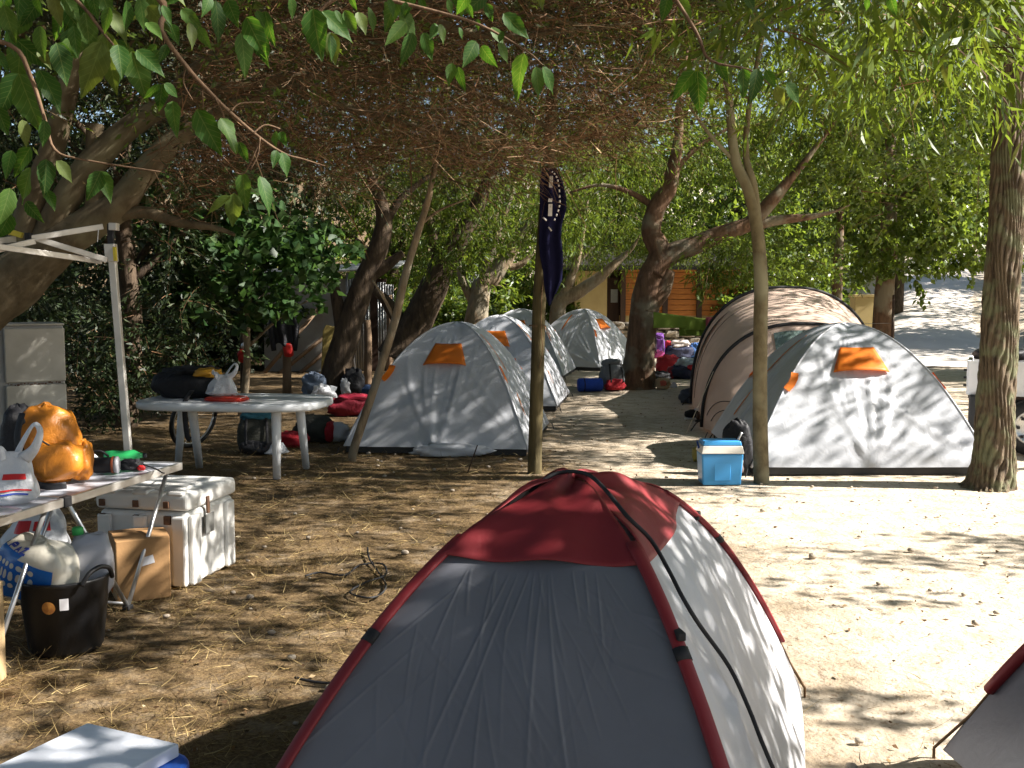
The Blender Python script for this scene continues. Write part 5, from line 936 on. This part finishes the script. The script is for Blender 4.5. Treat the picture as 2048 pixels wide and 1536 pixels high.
# white trailer on the right
q = gp(1940, 905); t = thing('utility_trailer', 'white metal utility trailer behind the furrowed tree', 'trailer', (q.x, q.y + .1, 0), R(-25))
M_TR = mat('white painted steel', (.70, .69, .68), (.6, .59, .58), .4, 5, .08)
ob('side_panel', MB().box((1.2, 0, .78), (2.4, .04, .36)), M_TR, t, bevel=.006); ob('side_panel', MB().box((1.2, 1.3, .78), (2.4, .04, .36)), M_TR, t, bevel=.006); ob('tailgate', MB().box((.0, .65, .78), (.04, 1.26, .36)), M_TR, t, bevel=.006); ob('bed', MB().box((1.2, .65, .585), (2.4, 1.26, .04)), M_DKWOOD, t)
for x in (.12, .9, 1.7): ob('stiffener', MB().box((x, -.03, .78), (.05, .03, .36)), M_TR, t, bevel=.004)
for z in (.70, .78, .86): ob('hinge', MB().box((-.035, .05, z), (.03, .06, .02)), M_TRIM, t)
ob('load_cover', moved(lump(301, (.55, .7, .14), .1, .1), (.30, .45, .95)), M_DKBAG, t, True); ob('mudguard', MB().box((.06, .02, .40), (.10, .22, .42)), M_TUB, t, bevel=.02); ob('chassis', MB().box((1.2, .65, .50), (2.3, .9, .10)), M_TRIM, t)
for y in (-.05, 1.35):
    w = ob('wheel', moved(MB().add([tuple(Matrix.Rotation(R(90), 3, 'X') @ Vector(v)) for v in MB().lathe([(.18, -.08), (.27, -.085), (.29, -.06), (.29, .06), (.27, .085), (.18, .08)], 30, cap=False).v], MB().lathe([(.18, -.08), (.27, -.085), (.29, -.06), (.29, .06), (.27, .085), (.18, .08)], 30, cap=False).f), (.62, y, .29)), M_TUB, t, True)
    ob('wheel_rim', moved(MB().add([tuple(Matrix.Rotation(R(90), 3, 'X') @ Vector(v)) for v in MB().lathe([(.04, .05), (.15, .03), (.19, .075), (.185, -.07)], 30).v], MB().lathe([(.04, .05), (.15, .03), (.19, .075), (.185, -.07)], 30).f), (.62, y, .29)), M_STEEL, w, True)
    for k in range(8): a = k * math.pi / 4; ob('rim_slot', MB().box((.62 + math.cos(a) * .13, y - .062, .29 + math.sin(a) * .13), (.03, .02, .03)), M_TRIM, w)
ob('drawbar', MB().bar((2.4, .65, .48), (3.5, .65, .45), .08), M_TRIM, t); ob('jockey_stand', MB().tube([(3.2, .65, .5), (3.2, .65, 0)], .03, 8), M_STEEL, t, True)
# cable on the ground
t = thing('cable', 'black cable tangled on the ground left of the red tent', 'cable', gp(690, 1140)); pp = [(610, 1152), (640, 1145), (690, 1150), (720, 1130), (765, 1128), (770, 1150), (730, 1165), (700, 1185), (745, 1195), (772, 1170), (740, 1120), (735, 1095)]; ob('cable_run', MB().tube([gp(x, y, .012 + .006 * (i % 3)) for i, (x, y) in enumerate(pp)], .006, 6, 5), M_TRIM, t, True, world=True)
t = thing('cable', 'black cable running from the red tent edge', 'cable', gp(640, 1365)); ob('cable_run', MB().tube([gp(x, y, .012) for x, y in ((590, 1355), (620, 1362), (655, 1366), (700, 1362))], .006, 6, 5), M_TRIM, t, True, world=True)
t = thing('stick', 'thin dark stick stuck in the ground before the silver tent', 'stick', gp(935, 942)); ob('stick_body', MB().tube([gp(933, 945) - Vector((0, 0, .03)), at(955, 890, gp(933, 945).y)], .006, 5), M_DKWOOD, t, True, world=True)

# ------------------------------------------------------------------ overhanging branch with broad leaves close to the camera
def leaf_geo(seed, serr=True):
    """ovate leaf one unit long: midrib fold, pointed tip, droop, toothed edge"""
    rs = random.Random(seed); n = 12; mb = MB(); bend = rs.uniform(.10, .32); fold = rs.uniform(.10, .35); wv = rs.uniform(-.05, .05)
    for i in range(n + 1):
        t = i / n; w = .255 * (math.sin(math.pi * t ** .70) ** .9) * (1 - .3 * t * t) * (1.06 if (serr and i % 2) else .97) if 0 < t < 1 else 0
        z = -bend * t * t; mb.v += [(t, -w, z + fold * w + wv * math.sin(t * 9)), (t, -w * .5, z + fold * w * .4), (t, 0, z - .008), (t, w * .5, z + fold * w * .4), (t, w, z + fold * w - wv * math.sin(t * 9))]
    for i in range(n): mb.f += [(i * 5 + j, i * 5 + j + 1, i * 5 + j + 6, i * 5 + j + 5) for j in range(4)]
    return mb
def leaf_vein_mat():
    m, nt, b, out = NT('broad leaf with veins'); oi = nt.nodes.new('ShaderNodeObjectInfo'); tc = nt.nodes.new('ShaderNodeTexCoord')
    sep = nt.nodes.new('ShaderNodeSeparateXYZ'); lk(nt, tc.outputs['Object'], sep.inputs[0])
    c = ramp(nt, oi.outputs['Random'], [(0, (.02, .06, .009)), (.5, (.032, .09, .013)), (.85, (.055, .11, .022)), (1, (.10, .12, .035))])
    ab = nt.nodes.new('ShaderNodeMath'); ab.operation = 'ABSOLUTE'; lk(nt, sep.outputs[1], ab.inputs[0])
    sb = nt.nodes.new('ShaderNodeMath'); sb.operation = 'MULTIPLY_ADD'; lk(nt, ab.outputs[0], sb.inputs[0]); sb.inputs[1].default_value = -1.0; lk(nt, sep.outputs[0], sb.inputs[2])
    sn = nt.nodes.new('ShaderNodeMath'); sn.operation = 'PINGPONG'; lk(nt, sb.outputs[0], sn.inputs[0]); sn.inputs[1].default_value = .065
    v1 = nt.nodes.new('ShaderNodeMath'); v1.operation = 'LESS_THAN'; lk(nt, sn.outputs[0], v1.inputs[0]); v1.inputs[1].default_value = .006
    v2 = nt.nodes.new('ShaderNodeMath'); v2.operation = 'LESS_THAN'; lk(nt, ab.outputs[0], v2.inputs[0]); v2.inputs[1].default_value = .010
    mxx = nt.nodes.new('ShaderNodeMath'); mxx.operation = 'MAXIMUM'; lk(nt, v1.outputs[0], mxx.inputs[0]); lk(nt, v2.outputs[0], mxx.inputs[1])
    mm = nt.nodes.new('ShaderNodeMath'); mm.operation = 'MULTIPLY'; lk(nt, mxx.outputs[0], mm.inputs[0]); mm.inputs[1].default_value = .45
    mix = nt.nodes.new('ShaderNodeMix'); mix.data_type = 'RGBA'; lk(nt, mm.outputs[0], mix.inputs[0]); lk(nt, c, mix.inputs[6]); mix.inputs[7].default_value = (.14, .19, .06, 1)
    blot = ramp(nt, noise(nt, 3, tc.outputs['Object'], 4), [(.35, (.7, .75, .6)), (.65, (1, 1, 1))]); mu = nt.nodes.new('ShaderNodeMix'); mu.data_type = 'RGBA'; mu.blend_type = 'MULTIPLY'; mu.inputs[0].default_value = 1
    lk(nt, mix.outputs[2], mu.inputs[6]); lk(nt, blot, mu.inputs[7]); lk(nt, mu.outputs[2], b.inputs['Base Color']); b.inputs['Roughness'].default_value = .55; b.inputs['Specular IOR Level'].default_value = .22
    t = nt.nodes.new('ShaderNodeBsdfTranslucent'); g = nt.nodes.new('ShaderNodeMix'); g.data_type = 'RGBA'; g.blend_type = 'MULTIPLY'; g.inputs[0].default_value = 1; lk(nt, mu.outputs[2], g.inputs[6]); g.inputs[7].default_value = (3.2, 2.6, 1.2, 1); lk(nt, g.outputs[2], t.inputs[0])
    ms = nt.nodes.new('ShaderNodeMixShader'); ms.inputs[0].default_value = .42; lk(nt, b.outputs[0], ms.inputs[1]); lk(nt, t.outputs[0], ms.inputs[2]); lk(nt, ms.outputs[0], out.inputs[0]); return m
M_LV = leaf_vein_mat(); LM = []
for k in range(8):
    mb = leaf_geo(400 + k); me = bpy.data.meshes.new('leaf'); me.from_pydata(mb.v, [], mb.f); me.materials.append(M_LV); me.polygons.foreach_set('use_smooth', [True] * len(me.polygons)); LM.append(me)
Z1 = [(600,240,475,590),(620,180,660,560),(740,0,745,200),(1260,0,1310,260),(1410,190,1455,455),(1440,100,1555,340),(1830,50,1870,345),(1930,200,1950,360),(110,430,-20,680),(110,430,235,790),(330,250,400,500),(770,300,860,590),(800,290,960,430),(1010,590,1020,790),(950,490,930,660),(1150,640,1300,920),(1290,690,1400,890),(1400,830,1450,960),(960,490,1060,570),(930,490,850,600),(1420,1010,1430,1230),(1520,1030,1610,1240),(1370,1130,1360,1340),(1350,1150,1190,1240),(1620,880,1600,970),(1650,890,1690,1030),(1610,770,1610,860),(1640,770,1670,850),(590,1000,510,1180),(590,1000,650,1180),(270,930,270,1150),(330,940,430,1070),(180,980,105,1200),(270,1110,325,1230),(180,860,60,1040),(60,1100,0,1330),(70,880,20,1030),(130,700,170,860),(260,700,260,870),(1060,50,1190,180),(860,130,950,220),(1000,140,1040,250),(1110,130,1140,280),(1160,160,1220,280),(210,-20,240,100),(310,-40,350,150),(20,30,90,260),(40,170,110,350),(230,150,240,350),(330,260,430,330),(430,150,450,330),(690,260,720,440),(640,40,600,200),(1700,-20,1730,120),(1500,60,1560,170),(1960,60,2010,140),(950,30,1010,150),(1330,0,1390,150),(540,-40,560,110),(-30,300,60,420),(-20,620,50,800),(60,1250,-20,1420),(150,1180,240,1300),(980,260,930,370),(1230,-30,1200,90)]
Z2 = [(90,80,115,345),(180,190,205,380),(260,60,335,210),(400,40,450,200),(620,130,500,260),(660,190,600,385),(720,190,780,360),(800,140,765,230),(820,140,850,250),(890,370,870,490),(925,390,955,540),(1030,240,960,390),(1060,270,1130,390),(1160,250,1230,370),(1310,310,1245,580),(1380,390,1410,575),(1420,390,1510,550),(930,160,960,230),(1040,110,1040,180),(700,-20,740,80),(860,0,900,90),(980,20,1010,110),(1090,20,1130,130),(620,10,600,110),(520,-10,560,90),(300,-20,330,70),(1180,180,1170,260),(1120,160,1200,260),(340,70,390,190)]
Z3 = [(470,340,480,560),(460,340,340,480),(760,330,740,500),(690,330,700,480),(850,420,890,520),(800,340,850,430),(330,-20,300,100),(390,-10,440,120),(700,-30,760,60),(560,290,620,400),(900,400,980,500),(1300,-20,1280,60),(1400,-20,1430,80)]
LP = [(a / 2.926, b / 2.926, c / 2.926, d / 2.926, 2.25) for a, b, c, d in Z1] + [(600 + a / 2.926, b / 2.926, 600 + c / 2.926, d / 2.926, 2.5) for a, b, c, d in Z2] + [(1200 + a / 2.415, b / 2.415, 1200 + c / 2.415, d / 2.415, 2.8) for a, b, c, d in Z3]
t = thing('broadleaf_tree', 'overhanging branch with broad toothed green leaves above the clearing', 'tree', (-1.9, .3, 0), 0, 'trees around the camping pitch')
M_BR = barkmat('thin brown branch', (.16, .10, .06), (.08, .05, .03), None, .5, 40, .3)
ob('trunk', MB().tube([(-1.9, .3, -.1), (-1.95, .5, 1.0), (-1.8, .8, 2.1), (-1.5, 1.2, 2.9)], [.13, .11, .09, .06], 10, 4, 1, .05), BK['smooth'], t, True, world=True)
br = ob('branch', MB().tube([Vector((-1.6, 1.1, 2.7)), Vector((-1.1, 1.9, 2.62)), at(290, -40, 2.25), at(322, 60, 2.25), at(372, 132, 2.25), at(410, 175, 2.27), at(455, 220, 2.28), at(520, 276, 2.3), at(570, 308, 2.32), at(605, 318, 2.33), at(650, 332, 2.34)], [.03, .02, .009, .0055, .005, .0045, .004, .0033, .0026, .002, .0012], 7, 4), M_BR, t, True, world=True)
tws = [[(372, 132), (367, 165), (385, 200)], [(405, 172), (406, 215)], [(430, 195), (445, 225), (448, 240)], [(463, 222), (480, 207), (528, 205)], [(520, 276), (515, 310), (500, 340)], [(505, 268), (530, 250), (560, 258)], [(520, 276), (512, 300), (490, 345), (470, 345)]]
ob('twig', (lambda m: [m.tube([at(x, y, 2.27 + .01 * i) for i, (x, y) in enumerate(p)], .0018, 5, 4) for p in tws][-1])(MB()), M_BR, t, True, world=True)
for wp, Yb in (([(-120, 60), (20, 90), (60, 150), (90, 240), (110, 300), (170, 320), (330, 345)], 2.2), ([(-100, -60), (120, -20), (210, 70), (240, 110)], 2.3), ([(560, -70), (700, -20), (860, 20), (960, 50), (1050, 100), (1085, 130)], 2.5), ([(1300, -80), (1390, 60), (1420, 120), (1500, 140), (1540, 170)], 2.8), ([(700, -20), (640, 20), (625, 60)], 2.45)):
    ob('branch', MB().tube([at(x, y, Yb) for x, y in wp], [.006 * (1 - .75 * i / (len(wp) - 1)) for i in range(len(wp))], 6, 4), M_BR, t, True, world=True)
TM = Matrix.Translation((-1.9, .3, 0)).inverted()
def add_leaf(a, b, c, d, Yd, roll=None):
    p = at(a, b, Yd); q = at(c, d, Yd + random.uniform(-.03, .03)); x = q - p; L = x.length; x.normalize(); v = (Vector((0, 0, CAMH)) - p).normalized(); v = (v + Vector((random.uniform(-.7, .7), random.uniform(-.4, .4), random.uniform(-.2, .8)))).normalized()
    y = v.cross(x).normalized(); z = x.cross(y); M = Matrix((x, y, z)).transposed().to_4x4(); M.translation = p
    o = bpy.data.objects.new('leaf', random.choice(LM)); COL.objects.link(o); o.parent = br; o.matrix_basis = M @ Matrix.Diagonal((L, L * random.uniform(.82, 1.05), L, 1)); return o
for a, b, c, d, Yd in LP: add_leaf(a, b, c, d, Yd + random.uniform(-.12, .15))
for k in range(60):
    x = random.choice((random.uniform(-20, 330), random.uniform(-20, 330), random.uniform(330, 1100))); y = random.uniform(-70, 60 if x > 330 else 200 - .3 * x); an = R(90 + random.uniform(-50, 50)); L = random.uniform(45, 95); add_leaf(x, y, x + math.cos(an) * L, y + math.sin(an) * L, random.uniform(2.3, 2.9))

# ------------------------------------------------------------------ litter on the ground
def ground_scatter(n, lo, hi, dens):
    P = np.stack([RNG.uniform(lo[0], hi[0], n), RNG.uniform(lo[1], hi[1], n), np.zeros(n)], 1); return P[RNG.random(n) < dens(P[:, 0], P[:, 1])]
clump = lambda x, y: .5 + .5 * np.sin(x * 4.1 + 1.3 * np.sin(y * 3.3)) * np.sin(y * 5.2 + 1.1 * np.sin(x * 2.7))
M_STRAW = leafmat('dry straw', [(0, (.10, .065, .025)), (.5, (.22, .15, .06)), (.85, (.38, .28, .12)), (1, (.48, .38, .19))], .15, (.4, .3, .1), .7, .2)
P = ground_scatter(130000, (-5.5, 2.8), (2.0, 13), lambda x, y: np.clip(.95 - (x + .9) / 2.2, .04, 1) * (.12 + .88 * clump(x, y) ** 1.5) * np.clip(1.25 - y / 14, .15, 1)); P[:, 2] = RNG.uniform(-.002, .012, len(P))
D = RNG.normal(size=P.shape); D[:, 2] = np.abs(RNG.normal(0, .28, len(P))); o = twig_mesh('dry_grass', P, D, RNG.uniform(.05, .14, len(P)), RNG.uniform(.0018, .004, len(P)), M_STRAW, None, .5); o['label'] = 'dry straw and needles strewn over the ground'; o['category'] = 'straw'
P = ground_scatter(9000, (-4, 2.8), (6.5, 18), lambda x, y: np.clip(.25 + .5 * clump(x, y), 0, 1) * np.where(x > .8, .45, 1)); P[:, 2] = .006; D = RNG.normal(size=P.shape); D[:, 2] = RNG.normal(0, .15, len(P))
o = leaf_mesh('fallen_leaf', P, D, RNG.uniform(.012, .045, len(P)), RNG.uniform(.006, .02, len(P)), leafmat('dead leaf', [(0, (.06, .035, .02)), (.6, (.16, .09, .045)), (.9, (.3, .2, .1)), (1, (.4, .34, .22))], .1, (.3, .2, .1), .8, .1), None); o['label'] = 'dead leaves and bark bits scattered over the earth'; o['category'] = 'leaf litter'
V, Q = [], []
for x, y, _ in ground_scatter(260, (-3.5, 3.2), (5, 11), lambda x, y: np.full_like(x, .8)):
    r = abs(random.gauss(.009, .006)) + .004; mb = lump(random.randint(0, 999), (r * 2, r * 1.7, r * 1.1), .2, .2, 7, 4); b = len(V); V += [(v[0] + x, v[1] + y, v[2] - .002) for v in mb.v]; Q += [tuple(i + b for i in f) for f in mb.f]
o = np_mesh('pebble', np.array(V), np.array(Q), mat('pale pebble', (.40, .35, .28), (.26, .21, .16), .9, 40), None, 'stuff', True); o['label'] = 'small pale pebbles lying about on the earth'; o['category'] = 'pebbles'
